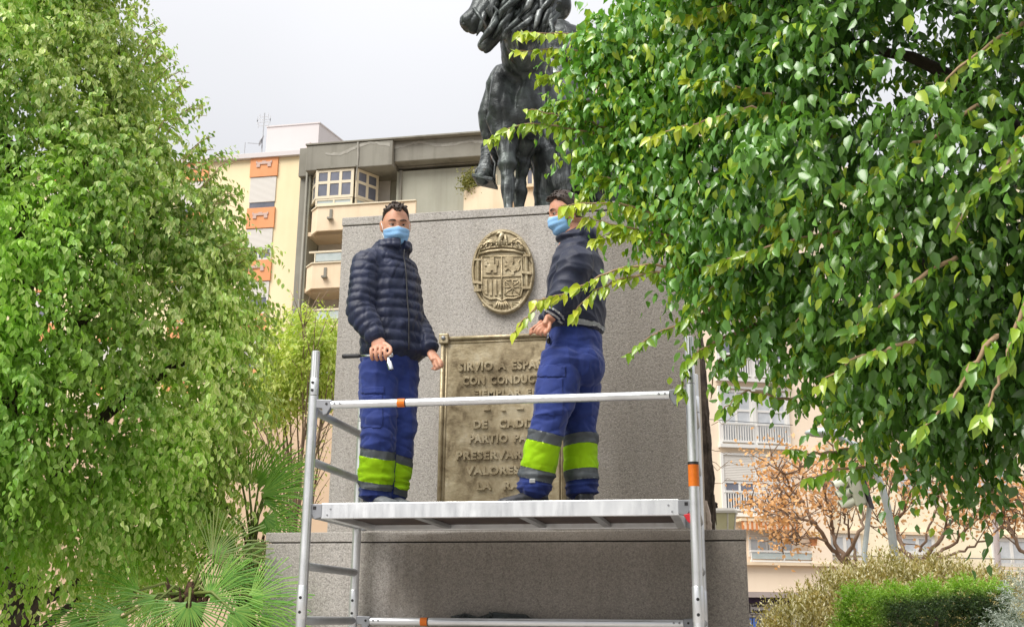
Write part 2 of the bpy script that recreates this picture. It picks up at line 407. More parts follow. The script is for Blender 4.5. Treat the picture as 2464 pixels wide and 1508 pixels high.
# ------------------------------------------------------------------ inscribed plaque
pq = thing("bronze_plaque", fp(1210, 1215), "tall gilt bronze plaque with raised inscription behind the two workers", "plaque")
L_, R_, T_, Bt = 1062, 1358, 817, 1228
P00, P11 = fp(L_, Bt), fp(R_, T_ - 8)
px0, px1, pz0, pz1 = fp(1064, 1000).x, fp(1358, 1000).x, fp(1210, 1236).z, fp(1210, 812).z
M_PLATE = mk_bronze(); M_PLATE.name = "plaque_plate"
g_ = NG(M_PLATE)
for nd in list(M_PLATE.node_tree.nodes):
    if nd.type == 'BUMP': M_PLATE.node_tree.nodes.remove(nd)
g_.bump(g_.math('ADD', g_.noise(1.0, 4, .6, g_.mapped((9, 9, 20), (0, .6, 0))), g_.math('MULTIPLY', g_.noise(70, 3), .3)), .22, .012)
mb = MB(); mb.box(px0, px1, YF - .022, YF - .001, pz0, pz1); mb.build("plate", M_PLATE, pq, bevel=.003)
mb = MB()
for x in (px0, px1): mb.tube([(x, YF - .026, pz0), (x, YF - .026, pz1)], .013, 10)
for x in (px0 + .026, px1 - .026): mb.tube([(x, YF - .022, pz0 + .02), (x, YF - .022, pz1 - .02)], .006, 8)
mb.tube([(px0, YF - .026, pz1), (px1, YF - .026, pz1)], .013, 10); mb.tube([(px0, YF - .026, pz0), (px1, YF - .026, pz0)], .013, 10)
mb.tube([(px0 + .02, YF - .022, pz1 - .027), (px1 - .02, YF - .022, pz1 - .027)], .006, 8)
mb.build("frame", GILT, pq, smooth=True)
for x in (px0 + .008, px1 - .008):
    mb = MB(); mb.box(x - .031, x + .031, YF - .050, YF - .012, pz1 - .034, pz1 + .030); mb.build("corner_block", GILT, pq, bevel=.006)
    mb = MB(); mb.lathe((x, YF - .050, pz1), [(.013, 0), (.013, .006), (.008, .011), (.001, .012)], 12, (0, -1, 0)); mb.build("bolt", CAST, pq, smooth=True)
def text_mesh(body, name, mat, extrude=.02, bevel=.0, font=None):
    cu = bpy.data.curves.new(name, 'FONT'); cu.body = body; cu.size = 1; cu.extrude = extrude; cu.bevel_depth = bevel; cu.offset = .026 if bevel else 0; cu.resolution_u = 3
    cu.space_character = 1.12; cu.space_word = 1.5
    ob = bpy.data.objects.new(name, cu); COL.objects.link(ob)
    dg = bpy.context.evaluated_depsgraph_get(); dg.update()
    me = bpy.data.meshes.new_from_object(ob.evaluated_get(dg)); bpy.data.objects.remove(ob); bpy.data.curves.remove(cu)
    me.materials.clear(); me.materials.append(mat)
    return me
def place_text(body, name, mat, p0, ex, ez, en, width, height, depth, parent, bevel=.02, label=None):
    """raised text: p0 lower left corner, ex / ez unit axes, en outward"""
    me = text_mesh(body, name, mat, .5, bevel)
    co_ = np.empty(len(me.vertices) * 3); me.vertices.foreach_get("co", co_); co_ = co_.reshape(-1, 3)
    lo, hi = co_.min(0), co_.max(0)
    q = (co_ - lo) / (hi - lo)
    W_ = np.array(p0)[None] + np.outer(q[:, 0] * width, np.array(ex)) + np.outer(q[:, 1] * height, np.array(ez)) + np.outer(q[:, 2] * depth, np.array(en))
    me.vertices.foreach_set("co", W_.ravel()); me.update()
    return link_mesh(name, me, parent)
rows = [("SIRVIO A ESPAÑA", 1105, 896, 1334, 22), ("CON CONDUCTA", 1116, 929, 1322, 21), ("EJEMPLAR EN", 1142, 962, 1300, 21), ("- . -", 1166, 992, 1262, 6),
        ("DE  CADIZ", 1141, 1033, 1292, 21), ("PARTIO PARA", 1131, 1068, 1306, 21), ("PRESERVAR LOS", 1101, 1108, 1328, 21), ("VALORES DE", 1123, 1144, 1305, 21), ("LA  RAZA", 1149, 1180, 1296, 21)]
for body, u0, v0, u1, h in rows:
    a = fp(u0, v0, .021); b = fp(u1, v0, .021); t = fp(u0, v0 - h, .021)
    ex = (b - a); ex.z = 0
    place_text(body, "inscription_lettering", GILT, a, (1, 0, 0), (0, 0, 1), (0, -1, 0), ex.length, (t - a).z + (.012 if "Ñ" in body else 0), .015, pq)

# ------------------------------------------------------------------ scaffold tower
XL, XR, SYF, SYB, ZP, ZR, ZT = -.808, 1.151, -.875, -.075, 2.168, 2.676, 2.965
sc = thing("scaffold_tower", (.17, -.47, 0), "aluminium scaffold tower in front of the plinth carrying the two workers", "scaffold")
PR = .0255
def holes(p, zs, ydir=-1):
    mb = MB()
    for z in zs: mb.lathe((p[0], p[1] - PR * .86, z), [(.008, 0), (.008, .006), (.0, .0062)], 8, (0, -1, 0))
    return mb
for (x, y) in ((XL, SYF), (XR, SYF), (XL, SYB), (XR, SYB)):
    zt = ZT if y == SYF else ZT - .02
    mb = MB(); mb.tube([(x, y, .12), (x, y, ZT - .24)], PR, 20)
    po = mb.build("post", ALU, sc, smooth=True, ang=50)
    mb = MB()
    n = 28
    rr = [(.0222 if k % 2 else .0205) for k in range(n)]
    ring = lambda z, s_=1: [Vector((x + rr[k] * s_ * math.cos(2 * PI * k / n), y + rr[k] * s_ * math.sin(2 * PI * k / n), z)) for k in range(n)]
    mb.loft([ring(ZT - .15), ring(zt), ring(zt + .003, .8)]); mb.build("spigot", ALU, po, smooth=True, ang=30)
    mb = MB(); mb.tube([(x, y, ZT - .235), (x, y, ZT - .232), (x, y, ZT - .148), (x, y, ZT - .145)], [PR * .93, PR * .95, PR * .95, PR * .88], 20); mb.build("collar", ALU, po, smooth=True, ang=50)
    holes((x, y), (ZT - .17, ZT - .212, 1.70, 1.63)).build("pin_hole", BLACK, po)
    mb = MB(); mb.tube([(x, y, 1.595), (x, y, 1.60), (x, y, 1.755), (x, y, 1.76)], [PR, PR * 1.07, PR * 1.07, PR], 20); mb.build("coupling_sleeve", ALU, po, smooth=True, ang=50)
    mb = MB(); mb.lathe((x, y, 0.006), [(.07, 0), (.07, .012), (.02, .016), (.016, .14), (.001, .141)], 16); mb.build("foot_plate", CAST, po, smooth=True, ang=40)
z_r = [pix(752, v, SYF).z for v in (987, 1112, 1243, 1368, 1492)]
step = (z_r[0] - z_r[4]) / 4
zz = [z_r[0] - step * k for k in range(9)]
for x in (XL, XR):
    for z in zz:
        if z < .25: continue
        mb = MB(); mb.tube([(x, SYF, z), (x, SYB, z)], .0215, 14); mb.build("rung", ALU_DULL, sc, smooth=True)
def hook(p, s):                                # cast claw clamped on a rung / post at the end of a tube; s = +1 points to +x
    mb = MB(); x, y, z = p
    mb.prism([(x, y - .014, z + .030), (x + s * .085, y - .014, z + .026), (x + s * .085, y - .014, z - .010), (x + s * .062, y - .014, z - .050), (x + s * .040, y - .014, z - .056), (x + s * .034, y - .014, z - .020), (x, y - .014, z - .016)], (0, .030, 0))
    o = mb.build("claw", CAST, sc, bevel=.004)
    mb = MB(); mb.lathe((x + s * .058, y - .0145, z + .004), [(.0065, 0), (.0065, .002), (.0, .0022)], 8, (0, -1, 0)); mb.build("rivet_hole", BLACK, o)
    return o
def rail(y, z, name="rail", tape=None):
    mb = MB(); mb.tube([(XL + .105, y, z), (XR - .105, y, z)], .0215, 16)
    o = mb.build(name, ALU, sc, smooth=True, ang=50)
    mb = MB()
    for dx in (.125, .155): 
        for x in (XL + dx, XR - dx): mb.lathe((x, y - .0195, z + .004), [(.006, 0), (.006, .004), (0, .0042)], 8, (0, -1, 0))
    mb.build("rivet", CAST, o)
    for s, x in ((1, XL + PR * .8), (-1, XR - PR * .8)): hook((x, y, z), s)
    if tape:
        x = pix(tape, 970, y).x
        mb = MB(); mb.tube([(x - .020, y, z), (x + .020, y, z)], .0226, 16); mb.build("orange_marker", ORANGE, o, smooth=True, ang=50)
        mb = MB(); mb.tube([(x + .020, y, z), (x + .026, y, z)], .0228, 16); mb.build("tape_end", RUBBER, o, smooth=True, ang=50)
rail(SYF, ZR, tape=966)
ZR2 = pix(1300, 1497, SYB).z
rail(SYB, ZR2, tape=1035); rail(SYF, zz[-2], tape=900)
zt0, zt1 = pix(1663, 1170, SYF).z, pix(1663, 1118, SYF).z
mb = MB(); mb.tube([(XR, SYF, zt0), (XR, SYF, zt1)], PR * 1.025, 20); tp = mb.build("orange_marker", ORANGE, sc, smooth=True, ang=50)
mb = MB(); mb.tube([(XR, SYF, zt1), (XR, SYF, zt1 + .014)], PR * 1.03, 20); mb.build("tape_band", RUBBER, tp, smooth=True, ang=50)
# platform
pd = MB(); zt, zb = ZP, ZP - .078
pf = link_mesh("platform", (lambda m: (m.box(XL + .075, XR - .075, SYF + .0, SYF + .035, zb, zt), m.mesh("platform", ALU))[1])(MB()), sc)
pf.name = "platform"
md = pf.modifiers.new("bevel", 'BEVEL'); md.width = .003; md.segments = 2
for nm, args, mt in (("rear_beam", (XL + .075, XR - .075, SYB - .035, SYB, zb, zt), ALU), ("end_beam", (XL + .075, XL + .12, SYF + .036, SYB - .036, zb, zt), ALU), ("end_beam", (XR - .12, XR - .075, SYF + .036, SYB - .036, zb, zt), ALU),
                     ("deck_board", (XL + .121, XR - .121, SYF + .036, SYB - .036, zt - .050, zt - .006), DECK)):
    mb = MB(); mb.box(*args); mb.build(nm, mt, pf, bevel=.003)
for x in (.10, .34): pass
xm = pix(1285, 1255, -.4).x
for x in (xm, XL + .55, XR - .5):
    mb = MB(); mb.box(x - .02, x + .02, SYF + .036, SYB - .036, zt - .072, zt - .051); mb.build("cross_bearer", ALU_DULL, pf, bevel=.003)
mb = MB()
for x, dz in ((XL + .125, .048), (XL + .108, .018), (XR - .125, .048), (XR - .108, .018)): mb.lathe((x, SYF, zb + dz), [(.005, 0), (.005, .003), (0, .0035)], 8, (0, -1, 0))
mb.build("rivet", CAST, pf)
for y in (SYF + .018, SYB - .018):
    for s, x in ((1, XL - .01), (-1, XR + .01)):
        mb = MB(); mb.prism([(x, y - .02, zt - .004), (x + s * .09, y - .02, zt - .004), (x + s * .09, y - .02, zb + .006), (x + s * .05, y - .02, zb - .004), (x + s * .036, y - .02, zb + .018), (x, y - .02, zb + .028)], (0, .036, 0))
        o = mb.build("platform_hook", CAST, pf, bevel=.004)
        mb = MB(); mb.box(x + s * .05 - .008, x + s * .05 + .008, y - .022, y - .019, zt - .032, zt - .016); mb.build("slot", BLACK, o)
mb = MB(); mb.prism([(XR - .055, SYF - .006, zb + .002), (XR - .022, SYF - .006, zb + .010), (XR - .020, SYF - .006, zb - .042), (XR - .036, SYF - .006, zb - .030)], (0, .02, 0)); mb.build("red_latch", RED, pf, bevel=.003)
# diagonal braces of the right frame and at the rear
mb = MB(); mb.tube([(XR - .0, SYB + .03, zz[0] - .02), (XR, SYB + .03, zz[3])], .012, 10); mb.build("brace", ALU_DULL, sc, smooth=True)
# ------------------------------------------------------------------ buildings
class Plane:
    """a facade plane through O; e runs along it to the right, n points at the viewer"""
    def __init__(s, O, ang):
        s.O = Vector(O); s.e = Vector((math.cos(ang), math.sin(ang), 0)); s.n = Vector((math.sin(ang), -math.cos(ang), 0))
    def hit(s, u, v):
        d = ray(u, v); t = (s.O - CAM).dot(s.n) / d.dot(s.n); P = CAM + d * t
        return (P - s.O).dot(s.e), P.z
    def rect(s, u0, v0, u1, v1):
        um, vm = (u0 + u1) / 2, (v0 + v1) / 2
        return s.hit(u0, vm)[0], s.hit(u1, vm)[0], s.hit(um, v1)[1], s.hit(um, v0)[1]
    def P(s, a, z, d=0.0): p = s.O + s.e * a + s.n * d; return Vector((p.x, p.y, z))
    def box(s, mb, a0, a1, z0, z1, d0, d1):
        c = s.P((a0 + a1) / 2, (z0 + z1) / 2, (d0 + d1) / 2)
        return mb.boxf(c, s.e * (a1 - a0) / 2, s.n * (d1 - d0) / 2, (0, 0, (z1 - z0) / 2))
    def pbox(s, mb, u0, v0, u1, v1, d0, d1): return s.box(mb, *s.rect(u0, v0, u1, v1), d0, d1)
def part(pl_, name, mat, parent, boxes, bevel=0):
    mb = MB()
    for b in boxes: pl_.box(mb, *b)
    return mb.build(name, mat, parent, bevel=bevel)
M_YEL = mk_plaster("yellow_render", (.89, .76, .50), .22, (.80, .72, .60))
M_ORG = mk_plaster("orange_render", (.80, .37, .18), .35, (.70, .62, .55), .6)
M_GRN = mk_plaster("grey_green_render", (.42, .42, .35), .5, (.66, .64, .60), .30, .8)
M_GRD = mk_plaster("grey_fascia", (.285, .275, .235), .55, (.60, .58, .55), .5, 1.0)
M_CRM = mk_plaster("cream_render", (.80, .66, .48), .35, (.72, .62, .50), .5, .8)
M_WHT = mk_plaster("white_render", (.66, .62, .62), .15, (.8, .78, .75))
M_PEACH = mk_plaster("peach_render", (.89, .75, .59), .20, (.86, .76, .66))
M_PALEY = mk_plaster("pale_yellow_render", (.89, .80, .60), .18, (.86, .78, .66))
M_TAN = mk_plaster("tan_render", (.62, .46, .32), .4, (.72, .62, .52))
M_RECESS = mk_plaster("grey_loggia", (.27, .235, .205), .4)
M_FRAME = material("white_frame", (.72, .71, .68), .45); M_CREAMFR = material("cream_frame", (.70, .62, .46), .5)
M_GLASS = mk_noisy("window_glass", (.10, .11, .14), (.20, .21, .26), .6, .12, 0, 0, spec=.8)
M_CURT = mk_noisy("curtained_glass", (.42, .45, .48), (.62, .64, .66), 1.2, .25, 0, 0, spec=.8)
def mk_shutter():
    m = material("roller_shutter", (.66, .63, .58), .6); g = NG(m)
    w = g.n("ShaderNodeTexWave", bands_direction='Z'); w.inputs["Scale"].default_value = 4.2; w.inputs["Distortion"].default_value = 0
    g.l(g.pos(), w.inputs[0]); g.color(g.ramp(w.outputs["Fac"], [(.10, (.50, .48, .44)), (.35, (.70, .67, .62))])); g.bump(w.outputs["Fac"], .4, .02); return m
M_SHUT = mk_shutter()
M_RAILG = mk_noisy("railing_glass", (.40, .46, .45), (.50, .55, .55), 2, .2, 0, 0)
M_TERR = mk_noisy("terracotta", (.40, .16, .07), (.50, .22, .10), 8, .8)

def window(pf_, parent, r, cols, rows, mfr, mgl, fw=.09, d=.06, name="window", rsplit=None):
    """frame with real bars, every pane its own sub-part set back inside it"""
    a0, a1, z0, z1 = r; mb = MB()
    As = [lerp(a0, a1, k / cols) for k in range(cols + 1)]
    Zs = [lerp(z0, z1, k / rows) for k in range(rows + 1)] if rsplit is None else [lerp(z0, z1, k) for k in [0] + rsplit + [1]]
    for a in As: pf_.box(mb, a - fw / 2, a + fw / 2, z0 - fw / 2, z1 + fw / 2, .0, d)
    for z in Zs:
        for k in range(cols): pf_.box(mb, As[k] + fw / 2, As[k + 1] - fw / 2, z - fw / 2, z + fw / 2, .0, d - .004)
    fr = mb.build(name, mfr, parent)
    for i in range(cols):
        for j in range(len(Zs) - 1):
            mb = MB(); pf_.box(mb, As[i] + fw / 2, As[i + 1] - fw / 2, Zs[j] + fw / 2, Zs[j + 1] - fw / 2, .003, d - .035)
            mb.build("pane", mgl, fr)
    return fr

# --- grey-green block with cream balconies
G = Plane(pix(900, 400, 50.0), 0.0)
ga = lambda u, v: G.hit(u, v)[0]; gz = lambda u, v: G.hit(u, v)[1]
gb = thing("apartment_block", G.P(ga(1000, 500), 0, -6), "grey-green apartment block with cream balconies and stained parapet behind the plinth", "building", "apartment blocks round the square")
aL, aP, aW = ga(722, 500), ga(749, 500), ga(955, 430); aR = ga(1960, 430)
Gf = Plane(G.P(0, 0, 1.1), 0.0); Gb = Plane(G.P(0, 0, -1.3), 0.0)
zroof = Gf.hit(950, 330)[1] - .1; zfas = Gf.hit(990, 392)[1]
fl = Gf.hit(780, 525)[1] - Gf.hit(775, 662)[1]               # storey height
bal = [(Gf.hit(800, 494)[1] - fl * k) for k in range(8)]   # top of each balcony parapet
part(G, "wall", M_GRN, gb, [(aW, aR, 0, zfas, -14, 0)])
part(G, "pier", M_GRN, gb, [(aL + .42, aP, 0, zroof - .35, -14, .35)], .02)
part(G, "flank_strip", M_GRD, gb, [(aL, aL + .41, 0, zroof - 1.1, -14, .2)])
part(G, "pier_cap", M_GRD, gb, [(aL - .05, aP - .1, zroof - 1.6, zroof + .15, -1, .45)], .03)
part(G, "parapet", M_GRD, gb, [(aP - .1, aW, zfas + .0, zroof, -1.6, 1.0), (aW, aR, zfas + .30, zroof + .02, -1.6, .7)], .05)
part(G, "parapet_coping", M_GRD, gb, [(aP - .15, aR, zroof + .02, zroof + .13, -1.7, 1.06)], .02)
part(G, "roof_slab", M_GRD, gb, [(aP, aR, zfas + .2, zfas + .28, -14, -.01)])
M_STAIN = mk_noisy("lime_streak", (.40, .385, .34), (.30, .29, .25), 3, .9)
mb = MB(); rs = random.Random(3); pts = []
for k in range(60):
    t = k / 59; u = lerp(798, 1175, t)
    v = 386 - 22 * sstep(0, .35, t) - 10 * t + 4 * math.sin(t * 19) + rs.uniform(-1.5, 1.5)
    a, z = G.hit(u, v); dd = 1.012 if a < aW else .712
    pts.append((a, z, dd, (2.5 + 2.5 * abs(math.sin(t * 11)) + rs.random() * 2) * .022))
for i in range(59):
    a, z, d_, w = pts[i]; a2, z2, d2, w2 = pts[i + 1]
    if d_ != d2: continue
    mb.add([G.P(a, z - w, d_), G.P(a2, z2 - w2, d2), G.P(a2, z2 + w2 * .5, d2), G.P(a, z + w * .5, d_), G.P(a, z - w, d_ - .02), G.P(a2, z2 - w2, d_ - .02), G.P(a2, z2 + w2 * .5, d_ - .02), G.P(a, z + w * .5, d_ - .02)],
           [(0, 1, 2, 3), (5, 4, 7, 6), (0, 4, 5, 1), (3, 2, 6, 7)])
s_ = mb.build("lime_streak", M_STAIN, gb)
mb = MB(); a = ga(876, 345); mb.tube([G.P(a, zroof - .02, 1.03), G.P(a + .05, zroof - .9, 1.03), G.P(a - .02, zroof - 2.3, 1.03)], [.06, .05, .03], 6); mb.build("drip_streak", M_STAIN, gb)
mb = MB(); a = ga(738, 560); mb.tube([G.P(a, .2, .45), G.P(a, zroof - 1.2, .45)], .07, 8); mb.build("downpipe", M_GRD, gb, smooth=True)
part(G, "rib", M_GRD, gb, [(ga(962, 430), ga(968, 430), bal[0], zfas + .02, 0, .12)])
def balcony(k, aA, aB, zt, rail_=True, spout=None, bay=False):
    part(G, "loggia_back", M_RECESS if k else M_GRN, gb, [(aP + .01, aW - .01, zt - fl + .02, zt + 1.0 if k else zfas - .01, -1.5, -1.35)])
    part(G, "floor_slab", M_CRM, gb, [(aP + .01, aW - .01, zt - 1.45, zt - 1.22, -1.34, .3)])
    mb = MB(); h0 = zt - 1.5; ch = .55                                  # parapet with a chamfered left corner
    out = [(aA, -.2), (aA, .55), (aA + ch, 1.15), (aB, 1.15), (aB, 1.0), (aA + ch + .05, 1.0), (aA + .15, .5), (aA + .15, -.2)]
    mb.prism([G.P(a, h0, d) for a, d in out], (0, 0, 1.42)); pp = mb.build("balcony_parapet", M_CRM, gb, bevel=.02)
    mb = MB(); out2 = [(aA - .05, -.2), (aA - .05, .58), (aA + ch - .03, 1.22), (aB, 1.22), (aB, .95), (aA + ch + .07, .95), (aA + .2, .48), (aA + .2, -.2)]
    mb.prism([G.P(a, h0 + 1.423, d) for a, d in out2], (0, 0, .07)); mb.build("coping", M_CREAMFR, pp)
    if spout is not None:
        a, z = spout
        mb = MB(); G.box(mb, a - .08, a + .08, z - .1, z + .42, 1.152, 1.20); G.box(mb, a - .14, a + .14, z - .2, z - .101, 1.152, 1.42)
        mb.build("drain_spout", M_GRD, pp)
    if rail_:
        mb = MB(); zr = zt + .62
        G.box(mb, aA + .3, aB, zr - .05, zr + .05, 1.02, 1.12)
        for a in (aA + ch + .1, lerp(aA, aB, .6)): G.box(mb, a - .03, a + .03, zt, zr - .05, 1.04, 1.10)
        mb.build("railing", M_CREAMFR, pp)
        part(G, "railing_glass", M_RAILG, pp, [(aA + ch + .14, lerp(aA, aB, .6) - .04, zt + .08, zr - .08, 1.06, 1.08), (lerp(aA, aB, .6) + .04, aB - .02, zt + .08, zr - .08, 1.06, 1.08)])
aA, aB = Gf.hit(741, 530)[0], Gf.hit(1000, 530)[0]
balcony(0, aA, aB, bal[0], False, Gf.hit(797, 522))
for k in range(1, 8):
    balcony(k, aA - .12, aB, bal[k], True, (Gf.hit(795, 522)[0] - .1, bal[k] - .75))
    part(G, "roller_shutter", M_SHUT, gb, [(Gb.hit(771, 590)[0] - .1 * k, Gb.hit(771, 590)[0] + 3.1, bal[k] + .55, bal[k] + 1.9, -1.34, -1.26)])
    part(G, "shutter_gap", M_GLASS, gb, [(Gb.hit(771, 590)[0] - .08 * k, Gb.hit(771, 590)[0] + 3.08, bal[k] - 1.2, bal[k] + .54, -1.345, -1.30)])
# glazed bay on the top balcony
front = Plane(G.P(0, 0, .95), 0.0)
a0, a1, z0, z1 = front.rect(764, 412, 848, 490)
zlow = bal[0] + .02; zmid = front.hit(800, 475)[1]
window(front, gb, (a0, a1, zmid, z1), 3, 2, M_CREAMFR, M_GLASS, .16, .10, "bay_window", [.56])
window(front, gb, (a0, a1, zlow + .1, zmid - .14), 2, 1, M_CREAMFR, M_RAILG, .10, .08, "bay_window")
side = Plane(front.P(a1 + .14, 0, 0), rad(58)); L_s = 1.55
window(side, gb, (.1, L_s, zmid, z1), 2, 2, M_CREAMFR, M_GLASS, .16, .10, "bay_window", [.56])
window(side, gb, (.1, L_s, zlow + .1, zmid - .14), 1, 1, M_CREAMFR, M_RAILG, .10, .08, "bay_window")
side2 = Plane(front.P(a0 - .95, 0, -1.5), rad(-58))
window(side2, gb, (.05, 1.75, zmid, z1), 2, 2, M_CREAMFR, M_GLASS, .16, .10, "bay_window", [.56])
mb = MB(); mb.prism([front.P(a0 - .9, z1 + .12, -1.6), front.P(a0 - .05, z1 + .12, .2), front.P(a1 + .2, z1 + .12, .2), front.P(a1 + 1.2, z1 + .12, -2.1)][::1], (0, 0, .10)); mb.build("bay_roof", M_GRD, gb)
r = Gb.rect(900, 430, 940, 486)
part(G, "roller_shutter", M_SHUT, gb, [(r[0], r[1], bal[0], r[3], -1.34, -1.22)], .01)
# right-hand wing seen between the horse's legs
for (u0, v0, u1, v1, c) in ((1164, 425, 1192, 466, 1), (1250, 368, 1284, 455, 2), (1368, 440, 1480, 476, 4)):
    window(G, gb, G.rect(u0, v0, u1, v1), c, 2, M_CREAMFR, M_GLASS, .15, .09, "window", [.55])
part(G, "ledge", M_CRM, gb, [(ga(1232, 458), ga(1500, 470), gz(1300, 466), gz(1300, 459), .1, 1.1)])
part(G, "balcony_front", M_CRM, gb, [(ga(1236, 480), ga(1500, 480), bal[0] - 1.5, gz(1300, 466) - .01, .1, .9)], .02)
mb = MB(); a, z = G.hit(1247, 480); G.box(mb, a - .08, a + .08, z - .2, z + .2, .901, .95); mb.build("drain_spout", M_GRD, gb)
mb = MB(); a0, a1 = ga(1120, 485), ga(1240, 485)
out = [(a1, .02)] + [(lerp(a0, a1, .5) + (a0 - a1) / 2 * math.cos(t) , .05 + 1.3 * math.sin(t) ** .6) for t in [PI * k / 12 / 2 for k in range(13)]] + [(a1, 1.35)]
mb.prism([G.P(a, bal[0] - 1.5, d) for a, d in out], (0, 0, gz(1150, 471) - bal[0] + 1.5)); mb.build("round_balcony", M_CRM, gb, smooth=False)

# --- yellow and orange block on the left
Yp = Plane(pix(650, 400, 51.5), 0.0)
ya = lambda u, v: Yp.hit(u, v)[0]; yz = lambda u, v: Yp.hit(u, v)[1]
yb = thing("apartment_block", Yp.P(ya(640, 500), 0, -6), "yellow apartment block with orange panels and white shutters beside the grey-green block", "building", "apartment blocks round the square")
a1 = ya(721, 500) ; a0 = ya(-300, 500); zr = yz(640, 374)
part(Yp, "wall", M_YEL, yb, [(a0, a1, 0, zr - .22, -12, 0)])
part(Yp, "roof_edge", M_WHT, yb, [(a0, a1 + .05, zr - .21, zr + .1, -12.05, .25)], .02)
M_ORN = mk_plaster("ornament_plaster", (.62, .46, .40), .2)
cA, cB = ya(599, 500), ya(661, 500)
fy = yz(630, 405) - yz(625, 528)
z = yz(632, 432) ; col_off = [0, -4.45, -8.9, -13.3, -17.7]
for ci, off in enumerate(col_off):
    for k in range(9):
        zt = yz(632, 379) - fy * k
        if zt < 2: break
        A0, A1 = cA + off, cB + off
        if k == 0 and ci == 0: pass
        ph = 1.28
        pn = part(Yp, "orange_panel", M_ORG, yb, [(A0 - .06 , A1 + .06, zt - ph, zt, .001, .12)], .01)
        if ci < 2:
            mb = MB(); ac = (A0 + A1) / 2; zc = zt - .52
            for b in ((ac - .42, ac + .42, zc + .02, zc + .16), (ac - .46, ac - .24, zc - .16, zc + .019), (ac + .24, ac + .46, zc - .16, zc + .019), (ac - .50, ac - .42, zc + .06, zc + .22), (ac + .42, ac + .50, zc + .06, zc + .22), (ac - .12, ac + .12, zc + .161, zc + .22)): Yp.box(mb, *b, .121, .17)
            mb.build("ornament", M_ORN, pn)
        zs = zt - ph - .02
        hh = fy - ph - .04; sh = (.82, .62, .45, .80, .5, .9, .4, .7, .6)[k]
        part(Yp, "roller_shutter", M_SHUT, yb, [(A0, A1, zs - hh * sh, zs, .002, .07)])
        r = (A0 + .06, A1 - .06, zs - hh + .06, zs - hh * sh - .04)
        if r[3] - r[2] > .35: window(Yp, yb, r, 2, 1, M_FRAME, M_GLASS, .10, .06)
        else: part(Yp, "dark_gap", M_GLASS, yb, [(A0 + .03, A1 - .03, zs - hh, zs - hh * sh - .01, .002, .03)])
# rooftop hut, aerials, dish
Hp = Plane(pix(700, 330, 57), 0.0)
hb = thing("rooftop_hut", Hp.P(Hp.hit(704, 340)[0], zr, -1), "white rooftop hut standing on the yellow block", "hut")
h0, h1 = Hp.hit(641, 335)[0], Hp.hit(766, 335)[0]; hz = Hp.hit(705, 302)[1]
mb = MB(); mb.prism([Hp.P(h0, zr, 0), Hp.P(h1, zr, 0), Hp.P(h1 + .6, zr, -3.2), Hp.P(h0, zr, -3.2)], (0, 0, hz - zr)); mb.build("wall", M_WHT, hb)
mb = MB(); mb.prism([Hp.P(h0 - .05, hz + .002, .05), Hp.P(h1 + .05, hz + .002, .05), Hp.P(h1 + .65, hz + .002, -3.25), Hp.P(h0 - .05, hz + .002, -3.25)], (0, 0, .08)); mb.build("roof", M_WHT, hb)
M_MET = mk_alu("weathered_metal", (.45, .46, .48), .5, .5)
an = thing("tv_aerial", Yp.P(ya(632, 365), zr, -.8), "thin television aerial mast on the roof left of the white hut", "aerial")
Ap = Plane(Yp.P(0, 0, -.8), 0.0)
am, zm = Ap.hit(634, 300); ztop = Ap.hit(636, 272)[1]
mb = MB(); mb.tube([Ap.P(am, zr, 0), Ap.P(am + .02, ztop, 0)], .035, 6); mb.build("mast", M_MET, an)
mb = MB()
for dz, w in ((-.25, .28), (-.45, .42), (-.62, .42), (-.85, .34)):
    mb.bar(Ap.P(am - w, ztop + dz, 0), Ap.P(am + w, ztop + dz, 0), .035, .035)
    for s in (-1, 1): mb.bar(Ap.P(am + s * w, ztop + dz - .12, 0), Ap.P(am + s * w, ztop + dz + .22, 0), .03, .03, (0, 1, 0))
mb.build("elements", M_MET, an)
ds = thing("satellite_dish", Yp.P(ya(622, 365), zr, -.6), "grey satellite dish on the roof beside the aerial mast", "satellite dish")
Dp = Plane(Yp.P(0, 0, -.6), 0.0); ad_, zd = Dp.hit(629, 339)
mb = MB(); mb.lathe(Dp.P(ad_, zd, 0), [(.02, .10), (.18, .085), (.34, .02), (.36, .0), (.34, -.005), (.18, .06), (.02, .075)], 18, (-.8, -.35, .35)); mb.build("dish", M_MET, ds, smooth=True)
mb = MB(); mb.tube([Dp.P(ad_, zd, .0), Dp.P(ad_ + .08, zd - .3, 0), Dp.P(ad_ + .08, zr, 0)], .03, 6); mb.tube([Dp.P(ad_ - .05, zd - .2, 0), Dp.P(ad_ - .75, zd - .22, .3)], .022, 6); mb.build("arm", M_MET, ds)
mb = MB(); a_, _ = Dp.hit(589, 350); mb.tube([Dp.P(a_, zr, 0), Dp.P(a_ + .01, Dp.hit(590, 343)[1], 0)], .03, 6)
st_ = thing("roof_pole", Dp.P(a_, zr, 0), "short bare pole at the roof edge of the yellow block", "pole"); mb.build("pole", M_MET, st_)
od = thing("satellite_dish", G.P(ga(738, 330), zroof, -.4), "orange-tinted satellite dish at the left end of the grey parapet", "satellite dish")
p = G.P(ga(738, 331), zroof + .45, -.4)
mb = MB(); mb.lathe(p, [(.02, .10), (.22, .08), (.40, .0), (.22, .05), (.02, .07)], 16, (-.5, -.1, .2)); mb.build("dish", mk_noisy("rusty_dish", (.55, .28, .08), (.62, .38, .16), 4, .6), od, smooth=True)
mb = MB(); mb.tube([p, p + Vector((.1, 0, -.7))], .03, 6); mb.build("mount", M_MET, od)

